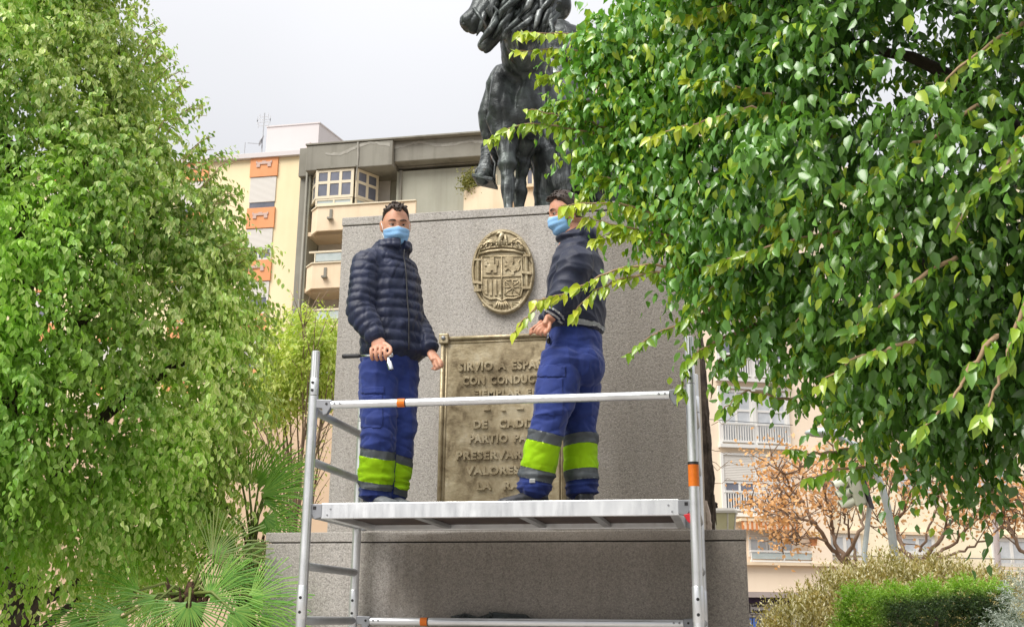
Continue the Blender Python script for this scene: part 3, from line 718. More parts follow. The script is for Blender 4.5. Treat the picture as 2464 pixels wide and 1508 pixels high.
# --- low tan wall behind the shrubs on the left
tw = thing("garden_wall", (pix(600, 1100, 30).x, 30.2, 0), "tan rendered garden wall behind the bare bushes left of the plinth", "wall")
mb = MB(); q0, q1 = pix(300, 1100, 16), pix(900, 960, 16); mb.box(q0.x - 3, q1.x + 4, 16, 16.25, 0, pix(700, 975, 16).z); mb.build("wall_body", M_TAN, tw)
mb = MB(); mb.box(q0.x - 3.05, q1.x + 4.05, 15.95, 16.3, pix(700, 975, 16).z + .002, pix(700, 975, 16).z + .12); mb.build("coping", M_PEACH, tw)

# --- peach block on the right
R = Plane(pix(1850, 1150, 46.0), rad(22.5))
ra = lambda u, v: R.hit(u, v)[0]; rz = lambda u, v: R.hit(u, v)[1]
rb = thing("apartment_block", R.P(ra(1850, 1200), 0, -6), "peach apartment block with white windows and a ground-floor shop right of the plinth", "building", "apartment blocks round the square")
a0, a1 = ra(1440, 1100), ra(1992, 1200)
zled = rz(1900, 1358)
part(R, "wall", M_PEACH, rb, [(a0, a1, rz(1860, 1424), 27, -12, 0)])
part(R, "ledge", M_CRM, rb, [(a0, a1 + 16, zled - .06, zled + .06, .301, .55)])
part(R, "balcony_band", M_PEACH, rb, [(a0, a1, rz(1860, 1424), zled - .062, .002, .30)], .01)
part(R, "fascia", mk_plaster("grey_soffit", (.40, .34, .32), .3), rb, [(a0, a1 + 2, rz(1860, 1437), rz(1860, 1424) - .004, -.5, .35)])
part(R, "shop_shade", mk_noisy("dark_blind", (.035, .02, .05), (.06, .04, .08), 6, .8), rb, [(a0, a1 + 2, rz(1860, 1450), rz(1860, 1438), -.6, .05)])
part(R, "ground_floor", mk_plaster("shop_wall", (.50, .47, .45), .3), rb, [(a0, a1 + 2, 0, rz(1860, 1451), -12, -.35)])
mb = MB(); a, z = R.hit(1991, 1390); mb.tube([R.P(a - .05, rz(1991, 1430), .34), R.P(a - .05, zled, .34)], .05, 6); mb.build("drainpipe", M_GRD, rb)
mb = MB(); z = rz(1800, 1015); mb.tube([R.P(a0, z + .1, .3), R.P(ra(1900, 1015), z - .1, .3)], .015, 5); mb.build("wire", RUBBER, rb)
fr = rz(1800, 1000) - rz(1815, 1162)
def balusters(pl_, parent, a0, a1, z0, z1, step, d0=.14, mat=None):
    mb = MB(); n = max(2, round((a1 - a0) / step))
    for k in range(n + 1): a = lerp(a0, a1, k / n); pl_.box(mb, a - .022, a + .022, z0 + .06, z1 - .05, d0, d0 + .045)
    pl_.box(mb, a0 - .05, a1 + .05, z1 - .05, z1 + .04, d0 - .02, d0 + .065); pl_.box(mb, a0 - .05, a1 + .05, z0 - .02, z0 + .06, d0 - .02, d0 + .065)
    return mb.build("balustrade", mat or M_FRAME, parent)
def two_leaf(k_off, sh_l, sh_r):
    A0, A1 = ra(1738, 1100), ra(1900, 1160); mid = (A0 + A1) / 2
    z1 = rz(1815, 1097) + k_off; z0 = rz(1820, 1230) + k_off
    part(R, "surround", M_FRAME, rb, [(A0 - .12, A0, z0 - .1, z1 + .1, .002, .13), (A1, A1 + .12, z0 - .1, z1 + .1, .002, .13), (mid - .10, mid + .10, z0 - .1, z1 + .1, .002, .13), (A0 + .001, mid - .101, z1, z1 + .1, .002, .13), (mid + .101, A1 - .001, z1, z1 + .1, .002, .13), (A0 - .18, A1 + .18, z0 - .26, z0 - .102, .002, .30)])
    for (x0, x1, s) in ((A0 + .001, mid - .101, sh_l), (mid + .101, A1 - .001, sh_r)):
        zs = lerp(z1, z0, s)
        if s > .05: part(R, "roller_shutter", M_SHUT, rb, [(x0, x1, zs, z1 - .002, .004, .08)])
        if s < .9: window(R, rb, (x0 + .05, x1 - .05, z0 + .04, zs - .06), 2, 2 if s < .5 else 1, M_FRAME, M_CURT if s < .05 else M_GLASS, .10, .06, "window", [.62] if s < .5 else None)
        zb_ = lerp(z0, z1, .34); balusters(R, rb, x0 + .02, x1 - .02, z0 + .02, zb_, .125)
for k in range(-1, 6):
    if k == -1: continue
    two_leaf(fr * k, *[(.46, .68), (.02, .02), (.3, .5), (.0, .7), (.5, .5), (.2, .0)][k])
for off in (5.2, 10.4):
    pass
# second floor strip with awning
A0, A1 = ra(1806, 1300), ra(1904, 1310)
window(R, rb, (ra(1803, 1300), ra(1843, 1300), rz(1820, 1336), rz(1820, 1288)), 2, 1, M_FRAME, M_CURT, .10, .06)
window(R, rb, (ra(1850, 1300), ra(1905, 1300), rz(1880, 1338), rz(1880, 1300)), 2, 1, M_FRAME, M_CURT, .10, .06)
part(R, "shutter_box", M_SHUT, rb, [(ra(1800, 1280), ra(1908, 1280), rz(1850, 1298), rz(1850, 1276), .002, .10)])
mb = MB(); n = 26; aa, ab = ra(1768, 1262), ra(1906, 1262); za, zb2 = rz(1840, 1258), rz(1840, 1279)
M_AW1 = mk_noisy("awning_orange", (.60, .20, .06), (.68, .26, .09), 5, .8); M_AW2 = mk_noisy("awning_cream", (.70, .50, .34), (.76, .58, .42), 5, .8)
aw = part(R, "awning", M_CRM, rb, [(aa - .05, ab + .05, za + .002, za + .12, .1, .85)])
for k in range(n):
    mb = MB(); x0, x1 = lerp(aa, ab, k / n), lerp(aa, ab, (k + 1) / n)
    R.box(mb, x0, x1, zb2 + (.04 if k % 2 else 0), za, .78, .82); mb.build("stripe", (M_AW1, M_AW2)[k % 2], aw)
mb = MB(); 
zt_, zb_ = rz(1875, 1327), rz(1875, 1352)
bl = balusters(R, rb, ra(1800, 1340), ra(1955, 1340), zb_, zt_, 2.6, .36)
part(R, "railing_glass", M_RAILG, rb, [(ra(1800, 1340), ra(1955, 1340), lerp(zb_, zt_, .25), zt_ - .08, .375, .39)])
# shop sign
sg0 = rz(1860, 1476); sg1 = rz(1860, 1451) - .01
sgn = part(R, "shop_sign", mk_noisy("sign_board", (.60, .57, .56), (.66, .63, .62), 2, .5), rb, [(ra(1812, 1460), a1 + 1.5, sg0, sg1, -.34, -.28)])
M_INK = material("sign_lettering", (.05, .04, .045), .6)
for body, u0, v0, u1, h in (("Loterías y", 1815, 1461, 1860, 10), ("Apuestas del Estado", 1815, 1475, 1907, 11)):
    q0, z0 = R.hit(u0, v0); q1, _ = R.hit(u1, v0); _, z1 = R.hit(u0, v0 - h)
    place_text(body, "lettering", M_INK, R.P(q0, z0, -.279), R.e, (0, 0, 1), R.n, q1 - q0, z1 - z0, .02, sgn)
mb = MB(); R.box(mb, ra(1809, 1460), ra(1810.5, 1460), sg0 + .02, sg1 - .04, -.279, -.25); mb.build("sign_bar", M_INK, sgn)
M_BLUE = material("blue_panel", (.10, .22, .70), .3)
part(R, "shop_window", M_GLASS, rb, [(ra(1812, 1495), ra(1905, 1495), .3, rz(1850, 1484), -.349, -.30)])
part(R, "blue_panel", M_BLUE, rb, [(ra(1808, 1495), ra(1829, 1495), .5, rz(1850, 1487), -.299, -.27)])
mb = MB()
for u in (1810, 1822, 1836, 1850, 1866, 1882): a = ra(u, 1490); R.box(mb, a - .015, a + .015, .2, sg0 - .03, .0, .03)
for z in (.6, 1.3, 2.0): R.box(mb, ra(1806, 1490), ra(1900, 1490), z - .015, z + .015, -.031, -.001)
mb.build("window_grille", RUBBER, rb)
# planter pot on the wall end
fpn = thing("flower_pot", R.P(ra(1950, 1310), rz(1950, 1312), .3), "terracotta flower pot with dry ochre plant on the balcony pier of the peach block", "flower pot")
part(R, "pier", M_PEACH, rb, [(ra(1944, 1330), ra(1990, 1330), zled + .062, rz(1950, 1314), .05, .5)])
p = R.P(ra(1951, 1310), rz(1950, 1314) + .002, .28)
mb = MB(); mb.lathe(p, [(.12, 0), (.18, .28), (.20, .30), (.20, .35), (.02, .34)], 14); mb.build("pot", M_TERR, fpn, smooth=True, ang=40)
M_DRY = mk_noisy("dry_plant", (.45, .27, .06), (.58, .38, .12), 8, .9)
mb = MB(); rs = random.Random(5)
for k in range(60):
    d = Vector((rs.uniform(-1, 1), rs.uniform(-1, 1), rs.uniform(.1, 1))).normalized() * rs.uniform(.2, .42)
    q = p + Vector((0, 0, .34)) + d; t = Vector((rs.uniform(-1, 1), rs.uniform(-1, 1), rs.uniform(-1, 1))).normalized() * .07; w = t.orthogonal().normalized() * .04
    mb.add([q - t, q + w, q + t, q - w], [(0, 1, 2, 3)])
mb.build("dry_leaves", M_DRY, fpn)["kind"] = "stuff"

# --- pale yellow block further right
Q = Plane(R.P(a1 + .02, 0, -.5), rad(22.5))
qa = lambda u, v: Q.hit(u, v)[0]; qz = lambda u, v: Q.hit(u, v)[1]
qb = thing("apartment_block", Q.P(6, 0, -6), "pale yellow apartment block behind the bare trees at the right", "building", "apartment blocks round the square")
part(Q, "wall", M_PALEY, qb, [(.02, 48, qz(2200, 1380), 24, -12, 0)])
part(Q, "lower_band", M_PEACH, qb, [(.02, 48, 0, qz(2200, 1380) - .004, -12, .12)])
for (u0, v0, u1, v1) in ((1996, 1288, 2066, 1330), (2168, 1292, 2244, 1330), (2390, 1298, 2475, 1358), (1960, 1150, 2010, 1192), (2160, 1120, 2230, 1180), (2330, 1100, 2420, 1170)):
    r = Q.rect(u0, v0, u1, v1)
    window(Q, qb, r, 2, 1, M_FRAME, M_CURT, .16, .08)
    part(Q, "lintel", M_CRM, qb, [(r[0] - .2, r[1] + .2, r[3] + .10, r[3] + .24, .002, .2)])
    if v0 > 1200: balusters(Q, qb, r[0] - .3, r[1] + .3, r[2] - 1.1, r[2] - .25, .5, .13)
zz_ = qz(2200, 1340)
mb = MB(); mb.tube([Q.P(.1, zz_, .2), Q.P(40, zz_, .2)], .03, 5); mb.build("cable", M_GRD, qb)
# ------------------------------------------------------------------ leaves
def mk_leaf(name, rough=.35, trans=.35, spec=.5, tint=(1.25, 1.35, .55)):
    m = bpy.data.materials.new(name); m.use_nodes = True; t = m.node_tree; b = t.nodes["Principled BSDF"]; out = t.nodes["Material Output"]
    a = t.nodes.new("ShaderNodeAttribute"); a.attribute_name = "leafcol"
    t.links.new(a.outputs["Color"], b.inputs["Base Color"]); b.inputs["Roughness"].default_value = rough; b.inputs["Specular IOR Level"].default_value = spec
    tr = t.nodes.new("ShaderNodeBsdfTranslucent"); mx = t.nodes.new("ShaderNodeMixShader"); mx.inputs[0].default_value = trans
    mm = t.nodes.new("ShaderNodeMix"); mm.data_type = 'RGBA'; mm.blend_type = 'MULTIPLY'
    f0 = [i for i in mm.inputs if i.name == "Factor" and i.type == 'VALUE'][0]; f0.default_value = 1
    ia = [i for i in mm.inputs if i.name == "A" and i.type == 'RGBA'][0]; ib = [i for i in mm.inputs if i.name == "B" and i.type == 'RGBA'][0]
    ib.default_value = (*tint, 1); t.links.new(a.outputs["Color"], ia)
    t.links.new([o for o in mm.outputs if o.type == 'RGBA'][0], tr.inputs[0])
    t.links.new(b.outputs[0], mx.inputs[1]); t.links.new(tr.outputs[0], mx.inputs[2]); t.links.new(mx.outputs[0], out.inputs[0])
    return m
LT = np.array([(0, 0, 0), (-.46, .27, .05), (0, .27, -.05), (.46, .27, .05), (-.40, .60, .0), (0, .60, -.09), (.40, .60, .0), (0, 1.0, -.26)])
LF = [(0, 2, 1), (0, 3, 2), (1, 2, 5, 4), (2, 3, 6, 5), (4, 5, 7), (5, 6, 7)]
LE = np.array([0, 1, 0, 1, 1, 0, 1, .6])       # 1 on the margin of the blade
NT = np.array([(0, 0, 0), (-.5, .35, .02), (0, .4, -.04), (.5, .35, .02), (0, 1.0, -.12)])
NF = [(0, 2, 1), (0, 3, 2), (1, 2, 4), (2, 3, 4)]
NE = np.array([0, 1, 0, 1, .6])
def unit(a): return a / np.maximum(np.linalg.norm(a, axis=-1, keepdims=True), 1e-9)
def leaf_mesh(name, P, D, N, L, Wd, C0, C1, mat, small=False):
    T, F_, E_ = (NT, NF, NE) if small else (LT, LF, LE)
    D = unit(D); Sd = unit(np.cross(D, N)); N = np.cross(Sd, D)
    n, k = len(P), len(T)
    V = P[:, None] + Sd[:, None] * (T[None, :, 0, None] * Wd[:, None, None]) + D[:, None] * (T[None, :, 1, None] * L[:, None, None]) + N[:, None] * (T[None, :, 2, None] * L[:, None, None])
    col = C0[:, None] * (1 - E_)[None, :, None] + C1[:, None] * E_[None, :, None]
    fl = np.array([i for f in F_ for i in f]); tot = np.array([len(f) for f in F_])
    loops = (np.arange(n)[:, None] * k + fl[None]).ravel(); tots = np.tile(tot, n); starts = np.concatenate([[0], np.cumsum(tots)[:-1]])
    me = bpy.data.meshes.new(name); me.vertices.add(n * k); me.loops.add(len(loops)); me.polygons.add(len(tots))
    me.vertices.foreach_set("co", V.ravel()); me.loops.foreach_set("vertex_index", loops); me.polygons.foreach_set("loop_start", starts); me.polygons.foreach_set("loop_total", tots)
    me.polygons.foreach_set("use_smooth", np.ones(len(tots), bool))
    a = me.color_attributes.new("leafcol", 'FLOAT_COLOR', 'POINT'); rgba = np.ones((n * k, 4)); rgba[:, :3] = col.reshape(-1, 3); a.data.foreach_set("color", rgba.ravel())
    me.materials.append(mat); me.update(calc_edges=True); me.validate(); return me
def npr(P):                                    # numpy projection to survey pixels
    w = P - np.array(CAM); z = w @ np.array(FW)
    return IW / 2 + FPX * (w @ np.array(RT)) / z, IH / 2 - FPX * (w @ np.array(UP)) / z, z
def lowf(P, f, seed):                          # cheap smooth noise 0..1 over positions
    r = np.random.default_rng(seed); s = np.zeros(len(P))
    for k in range(5):
        w = r.normal(size=3) * f * (1 + .5 * k); s += np.sin(P @ w + r.uniform(0, 6.28)) / (1 + .4 * k)
    return 1 / (1 + np.exp(-1.3 * s))
def grow(starts, dirs, lens, per, sag, rng, leafL, leafW, out=.55, droop=.8, jitter=.35):
    """leaves alternating along sagging twigs; returns base points, axes, normals, lengths, widths, position along twig, twig index"""
    Sn = len(starts); P, D, N, L, Wd, TT, IX = [], [], [], [], [], [], []
    dirs = unit(dirs); G = np.array([0, 0, -1.0]); side0 = unit(np.cross(dirs, rng.normal(size=(Sn, 3)) * .4 + np.array([0, 0, 1])))
    for j in range(per):
        t = (j + .6) / per
        pos = starts + dirs * (lens * t)[:, None] + G[None] * (sag * lens * t * t)[:, None]
        tan = unit(dirs + G[None] * (2 * sag * t)[:, None] if np.ndim(sag) else dirs + G[None] * 2 * sag * t)
        sgn = 1 if j % 2 else -1
        d = unit(side0 * sgn * out + tan * .55 + G[None] * droop + rng.normal(size=(Sn, 3)) * jitter)
        nn = dirs * .5 + np.array([0, 0, .75]) + rng.normal(size=(Sn, 3)) * .6
        P.append(pos); D.append(d); N.append(nn); s = rng.uniform(.7, 1.15, Sn) * (1 - .35 * max(0, t - .75) / .25)
        L.append(leafL * s); Wd.append(leafW * s * rng.uniform(.8, 1.1, Sn)); TT.append(np.full(Sn, t)); IX.append(np.arange(Sn))
    return [np.concatenate(x) for x in (P, D, N, L, Wd, TT, IX)]
def blob_sprays(blobs, dens, rng, rmin=.80, rmax=1.04, backp=.3, lim=None):
    C_ = np.array([b[0] for b in blobs]); Rr = np.array([b[1] for b in blobs]); St, Dr = [], []
    cam = np.array(CAM)
    for i in range(len(blobs)):
        n = int(dens * 4 * PI * Rr[i] ** 2); d = unit(rng.normal(size=(n, 3))); sq = np.array(blobs[i][2]) if len(blobs[i]) > 2 else np.ones(3)
        p = C_[i] + d * sq * Rr[i] * rng.uniform(rmin, rmax, n)[:, None]
        keep = np.ones(n, bool)
        for j in range(len(blobs)):
            if j == i: continue
            sj = np.array(blobs[j][2]) if len(blobs[j]) > 2 else np.ones(3)
            keep &= np.linalg.norm((p - C_[j]) / sj, axis=1) > Rr[j] * .80
        tc_ = unit(cam - p); keep &= ((d * tc_).sum(1) > -.25) | (rng.random(n) < backp)
        keep &= p[:, 2] > .3
        St.append(p[keep]); Dr.append(d[keep])
    return np.concatenate(St), np.concatenate(Dr)
def boughs(St, Dr, per, L_, sag, rng, share=.8, back=.6):
    """gathers most sprays along drooping boughs so that the crown has clumps and hollows"""
    n = len(St); nb = int(n * share / per); idx = rng.permutation(n); b = idx[:nb]; rest = idx[nb:nb + int(n * (1 - share))]
    S_, D_ = [St[rest]], [Dr[rest]]; bd = unit(Dr[b] + rng.normal(size=(nb, 3)) * .35 + np.array([0, 0, .12])); ln = L_ * rng.uniform(.6, 1.3, nb)
    for j in range(per):
        t = (j + .3) / per; p = St[b] + bd * (ln * (t - back))[:, None] - np.array([0, 0, 1.])[None] * (sag * ln * t * t)[:, None]
        S_.append(p + rng.normal(size=(nb, 3)) * .018); sd_ = unit(np.cross(bd, np.array([0, 0, 1.])) * (1 if j % 2 else -1) * .8 + bd * (.5 + .6 * t) + rng.normal(size=(nb, 3)) * .25 - np.array([0, 0, .15 + .3 * t]))
        D_.append(sd_)
    return np.concatenate(S_), np.concatenate(D_)
def foliage(root, name, arrs, C0, C1, mat, n_single=300, small=False, maxd=1e9):
    """the largest visible leaves become objects of their own, the rest one mass"""
    P, D, N, L, Wd = arrs[:5]
    u, v, z = npr(P + unit(D) * (L * .5)[:, None])
    inside = (u > 10) & (u < IW - 10) & (v > 10) & (v < IH - 10) & (z > .5)
    sel = np.zeros(len(P), bool)
    if n_single:
        cell = (np.clip(u, 0, IW) // 22).astype(int) * 1000 + (np.clip(v, 0, IH) // 22).astype(int)
        idx = np.where(inside)[0]; order = idx[np.argsort(z[idx])]; seen = set(); front = []
        for i in order:
            c = cell[i]
            if c not in seen: seen.add(c); front.append(i)
        front = np.array(front); size = (L[front] * Wd[front]) / z[front] ** 2
        pick = front[np.argsort(-size)[:n_single]]; sel[pick] = True
        DD = unit(D); SS = unit(np.cross(DD, N)); NN = np.cross(SS, DD)
        lum = C0[pick].sum(1); bins = np.array_split(pick[np.argsort(lum)], 15); loc = LOC[root.name]
        for bn in bins:
            if not len(bn): continue
            me = leaf_mesh("leaf", np.zeros((1, 3)), np.array([[0, 1., 0]]), np.array([[0, 0, 1.]]), np.ones(1), np.ones(1), C0[bn].mean(0)[None], C1[bn].mean(0)[None], mat, small)
            for i in bn:
                o = bpy.data.objects.new("leaf", me); COL.objects.link(o); o.parent = root
                s_, d_, n_, p_ = SS[i] * Wd[i], DD[i] * L[i], NN[i] * L[i], P[i] - np.array(loc)
                o.matrix_basis = Matrix(((s_[0], d_[0], n_[0], p_[0]), (s_[1], d_[1], n_[1], p_[1]), (s_[2], d_[2], n_[2], p_[2]), (0, 0, 0, 1)))
    r = ~sel
    o = link_mesh(name, leaf_mesh(name, P[r], D[r], N[r], L[r], Wd[r], C0[r], C1[r], mat, small), root); o["kind"] = "stuff"
    return o
def limb(pts, r0, r1, n=8, wob=.02, rng=random.Random(2), seg=5):
    """a tapering, slightly crooked branch through the given points"""
    P = [Vector(p) for p in pts]; out = []
    for i in range(len(P) - 1):
        p0 = P[max(i - 1, 0)]; p1, p2 = P[i], P[i + 1]; p3 = P[min(i + 2, len(P) - 1)]
        for k in range(seg):
            t = k / seg
            q = .5 * ((2 * p1) + (p2 - p0) * t + (2 * p0 - 5 * p1 + 4 * p2 - p3) * t * t + (3 * p1 - p0 - 3 * p2 + p3) * t ** 3)
            out.append(q + Vector((rng.uniform(-wob, wob), rng.uniform(-wob, wob), rng.uniform(-wob, wob))))
    out.append(P[-1]); m = len(out)
    mb = MB(); mb.tube(out, [lerp(r0, r1, (i / (m - 1)) ** .8) for i in range(m)], n); return mb, out
M_BARK = mk_noisy("dark_bark", (.035, .026, .020), (.10, .075, .055), 9, .9, bump=.7, bscale=26, bdist=.02)
M_BARK2 = mk_noisy("red_brown_bark", (.13, .06, .045), (.26, .14, .10), 9, .85, bump=.4, bscale=40)
M_BARK4 = mk_noisy("tan_bark", (.22, .15, .105), (.36, .26, .185), 9, .9, bump=.4, bscale=40)
M_BARK3 = mk_noisy("pale_twig", (.30, .20, .11), (.42, .30, .18), 20, .8, bump=.1)
col3 = lambda n, a, b, t: np.array(a)[None] * (1 - t)[:, None] + np.array(b)[None] * t[:, None]

# --- left ficus with cream-edged leaves
LEAF_V = mk_leaf("variegated_leaf", .42, .30, .45)
rg = np.random.default_rng(4)
Bl = lambda u, v, d, r, sq=(1, 1, 1): (np.array(pixd(u, v, d)), r, sq)
lb = [Bl(90, 230, 8.2, .86), Bl(250, 570, 7.8, .84), Bl(275, 870, 7.5, .86), Bl(200, 1080, 7.15, .75), Bl(-40, 1050, 6.6, .68), Bl(-90, 720, 7.0, 1.05), Bl(-60, 250, 7.8, 1.05), Bl(-20, -150, 8.3, .9),
      Bl(60, 900, 6.9, .72), Bl(-420, 300, 8.0, 1.1), Bl(-420, 900, 7.2, 1.1), Bl(-150, -350, 8.4, .9), Bl(340, 1150, 7.4, .46), Bl(120, 480, 7.4, .70), Bl(420, 700, 7.7, .52), Bl(460, 950, 7.5, .38)]
base_l = Vector((pixd(40, 1500, 7.7).x, pixd(40, 1500, 7.7).y, 0))
lt = thing("ficus_tree", base_l, "big variegated weeping fig with cream-edged leaves filling the left of the view", "tree")
St, Dr = blob_sprays(lb, 320, rg, .70, 1.06)
St, Dr = boughs(St, Dr, 7, .50, .45, rg, .82); 
ok = np.ones(len(St), bool)
for (u, v, d, r) in ((40, 345, 7.0, .24), (420, 930, 7.1, .20), (225, 985, 6.75, .22), (110, 1270, 6.4, .22), (330, 610, 7.1, .18), (150, 720, 6.7, .2), (300, 250, 7.6, .18), (60, 940, 6.3, .16), (480, 1150, 7.1, .15), (330, 1240, 6.8, .18)): ok &= np.linalg.norm(St - np.array(pixd(u, v, d)), axis=1) > r
St, Dr = St[ok], Dr[ok]; Si, Di = blob_sprays(lb, 70, rg, .35, .68, .6); St = np.concatenate([St, Si]); Dr = np.concatenate([Dr, Di])   # leaves deeper in the crown
n_ = len(St)
lens = rg.uniform(.16, .34, n_)
dr = Dr * .8 + rg.normal(size=(n_, 3)) * .45 + np.array([0, 0, -.05])
A = grow(St, dr, lens, 10, .55, rg, .055, .033)
# long loose shoots that break the outline
edge_px = [(400, 60), (430, 130), (470, 190), (455, 260), (520, 235), (540, 330), (590, 380), (575, 440), (610, 470), (600, 560), (640, 620), (650, 690), (690, 600), (660, 760), (680, 790), (640, 850), (655, 900), (640, 980), (615, 1060), (600, 1130), (575, 1210), (560, 1280), (500, 1330), (470, 1390), (360, 1420), (250, 1450), (180, 1470), (330, 20), (380, 100), (90, 1480)]
s2, d2 = [], []
for (u, v) in edge_px:
    for k in range(4):
        e = pixd(u + rg.uniform(-25, 12), v + rg.uniform(-25, 25), 7.7 + rg.uniform(-.35, .45))
        a = pixd(lerp(u, 250, .30 if v < 1300 else .12) + rg.uniform(-20, 20), v + (40 if v < 1250 else -90) + rg.uniform(-40, 40), 7.7 + rg.uniform(-.2, .2))
        s2.append(a); d2.append(e - a)
s2, d2 = np.array(s2), np.array(d2); l2 = np.linalg.norm(d2, axis=1) * 1.0
A2 = grow(s2, d2 + np.array([0, 0, .12]), l2, 14, .22, rg, .056, .032)
A = [np.concatenate([a, b]) for a, b in zip(A[:6], A2[:6])]
P = A[0]; t1 = lowf(P, 1.6, 1); t2 = lowf(P, 3.5, 2); rn = rg.random(len(P))
green = col3(0, (.13, .28, .035), (.24, .42, .05), t2); vari = col3(0, (.24, .40, .06), (.40, .54, .11), rn)
mixv = np.clip((t1 - .25) * 1.1 + (rn - .5) * 1.1, 0, .9)
C0 = green * (1 - mixv)[:, None] + vari * mixv[:, None]
C1 = green * 1.35 * (1 - mixv)[:, None] + col3(0, (.66, .72, .26), (.84, .84, .46), rn) * mixv[:, None]
vb = (.76 + .84 * lowf(P, 2.6, 7))[:, None]; C0 = np.minimum(C0 * vb, .8); C1 = np.minimum(C1 * vb, .9)   # some boughs carry younger, paler leaves
foliage(lt, "foliage", A, C0, C1, LEAF_V, 300)
trunk, _ = limb([base_l, base_l + Vector((.05, 0, 1.2)), pixd(60, 1380, 7.6)], .15, .11, 12, .01); trunk.build("trunk", M_BARK, lt, smooth=True)
tw_ = MB()
for i in range(0, len(s2), 1):
    e = s2[i] + d2[i]; m = s2[i] * .5 + e * .5 + np.array([0, 0, .05]); tw_.tube([s2[i], m - np.array([0, 0, .03]), s2[i] + d2[i] * .85 - np.array([0, 0, .08 * l2[i]])], [.0035, .0028, .0015], 4)
o = tw_.build("twigs", M_BARK3, lt); o["kind"] = "stuff"
for pts, r0, r1 in ((((20, 1500, 7.7), (60, 1300, 7.6), (200, 1050, 7.5), (420, 880, 7.5), (520, 830, 7.5)), .075, .02), (((30, 1450, 7.7), (20, 1100, 7.6), (60, 700, 7.6), (30, 380, 7.5), (-40, 300, 7.3)), .09, .03),
                    (((60, 1300, 7.7), (250, 1150, 7.6), (400, 1120, 7.6)), .06, .02), (((20, 1100, 7.7), (180, 800, 7.8), (330, 600, 7.9), (420, 420, 8)), .06, .015), (((60, 700, 7.7), (200, 400, 8), (270, 180, 8.2), (300, 110, 8.2)), .05, .012),
                    (((-40, 1560, 7.4), (40, 1490, 7.3), (110, 1440, 7.2), (190, 1400, 7.2)), .05, .03), (((40, 1580, 7.4), (130, 1490, 7.3), (190, 1440, 7.2)), .04, .02), (((-60, 1470, 7.3), (10, 1440, 7.2), (80, 1390, 7.2)), .035, .02)):
    limb([pixd(*q) for q in pts], r0, r1, 8, .015)[0].build("branch", M_BARK, lt, smooth=True)

# --- right ficus, nearer, dark glossy leaves with yellow new shoots
LEAF_G = mk_leaf("glossy_leaf", .26, .20, .7, (1.3, 1.5, .45))
rg = np.random.default_rng(9)
rbk = [Bl(2330, 290, 4.3, 1.0), Bl(1950, 280, 4.75, .64), Bl(1740, 180, 5.0, .40), Bl(2010, 560, 4.5, .45), Bl(1810, 530, 4.7, .25), Bl(2250, 670, 4.1, .45), Bl(2560, 580, 3.8, .52), Bl(1640, 30, 5.1, .26), Bl(2650, 150, 3.9, .95), Bl(2050, -150, 4.6, .8),
       Bl(1640, 260, 5.1, .18), Bl(2850, 460, 4.0, .84), Bl(2150, 820, 4.3, .24), Bl(1940, 740, 4.6, .18), Bl(2440, 840, 4.0, .23), Bl(1730, 410, 4.9, .19), Bl(1520, 110, 5.05, .12), Bl(1480, 225, 5.05, .10), Bl(1560, 380, 5.0, .10), Bl(1640, 530, 4.85, .08), Bl(1585, 90, 5.05, .19), Bl(1570, 245, 5.05, .15), Bl(1610, 385, 5.0, .14), Bl(1690, 520, 4.85, .15), Bl(1790, 640, 4.7, .13), Bl(2090, 850, 4.35, .15), Bl(2250, 910, 4.1, .18), Bl(2420, 930, 4.0, .20), Bl(2330, 955, 4.1, .15), Bl(2160, 900, 4.3, .14), Bl(1490, 50, 5.05, .16), Bl(1465, 165, 5.05, .14), Bl(1450, 285, 5.05, .11), Bl(1480, 380, 5.0, .09)]
bq = pixd(2640, 1300, 4.3); base_r = Vector((bq.x, bq.y, 0))
rt_ = thing("ficus_tree", base_r, "dense dark glossy fig tree with yellow-green shoots hanging over the right of the view", "tree")
St, Dr = blob_sprays(rbk, 410, rg, .70, 1.05, .35)
St, Dr = boughs(St, Dr, 8, .42, .30, rg, .85, .85); Si, Di = blob_sprays(rbk, 120, rg, .35, .66, .6)
hol = [(2190, 110, 3.75, .26), (2150, 235, 3.8, .20), (2330, 560, 3.35, .22), (1900, 585, 4.15, .20), (2060, 790, 4.0, .22), (1800, 330, 4.45, .18), (2420, 640, 3.3, .2), (2250, 1000, 3.8, .2), (2400, 60, 3.3, .2), (2080, 620, 4.1, .16)]
ok = np.ones(len(St), bool)
for (u, v, d, r) in hol: ok &= np.linalg.norm(St - np.array(pixd(u, v, d)), axis=1) > r
St = np.concatenate([St[ok], Si]); Dr = np.concatenate([Dr[ok], Di])
n_ = len(St); lens = rg.uniform(.14, .30, n_)
left = -np.array(RT)
dr = Dr * .7 + left * .25 + rg.normal(size=(n_, 3)) * .35 + np.array([0, 0, -.10])
A = grow(St, dr, lens, 8, .5, rg, .056, .034, .5, .85, .42)
TT = A[5]; P = A[0]; rn = rg.random(len(P)); t1 = lowf(P, 2.6, 5)
C0 = col3(0, (.050, .135, .026), (.15, .31, .05), t1 * .6 + rn * .4)
far_ = np.clip((np.array(base_r)[0] - P[:, 0]) / 2.4, 0, 1); C0 = C0 * (0.55 + 1.35 * far_)[:, None]  # shade painted in: leaves darker towards the trunk, lighter on the lit left
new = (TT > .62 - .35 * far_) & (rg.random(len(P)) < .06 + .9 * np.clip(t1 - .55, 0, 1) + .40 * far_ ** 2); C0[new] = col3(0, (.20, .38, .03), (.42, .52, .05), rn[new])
Pall = [A]; Call = [C0]
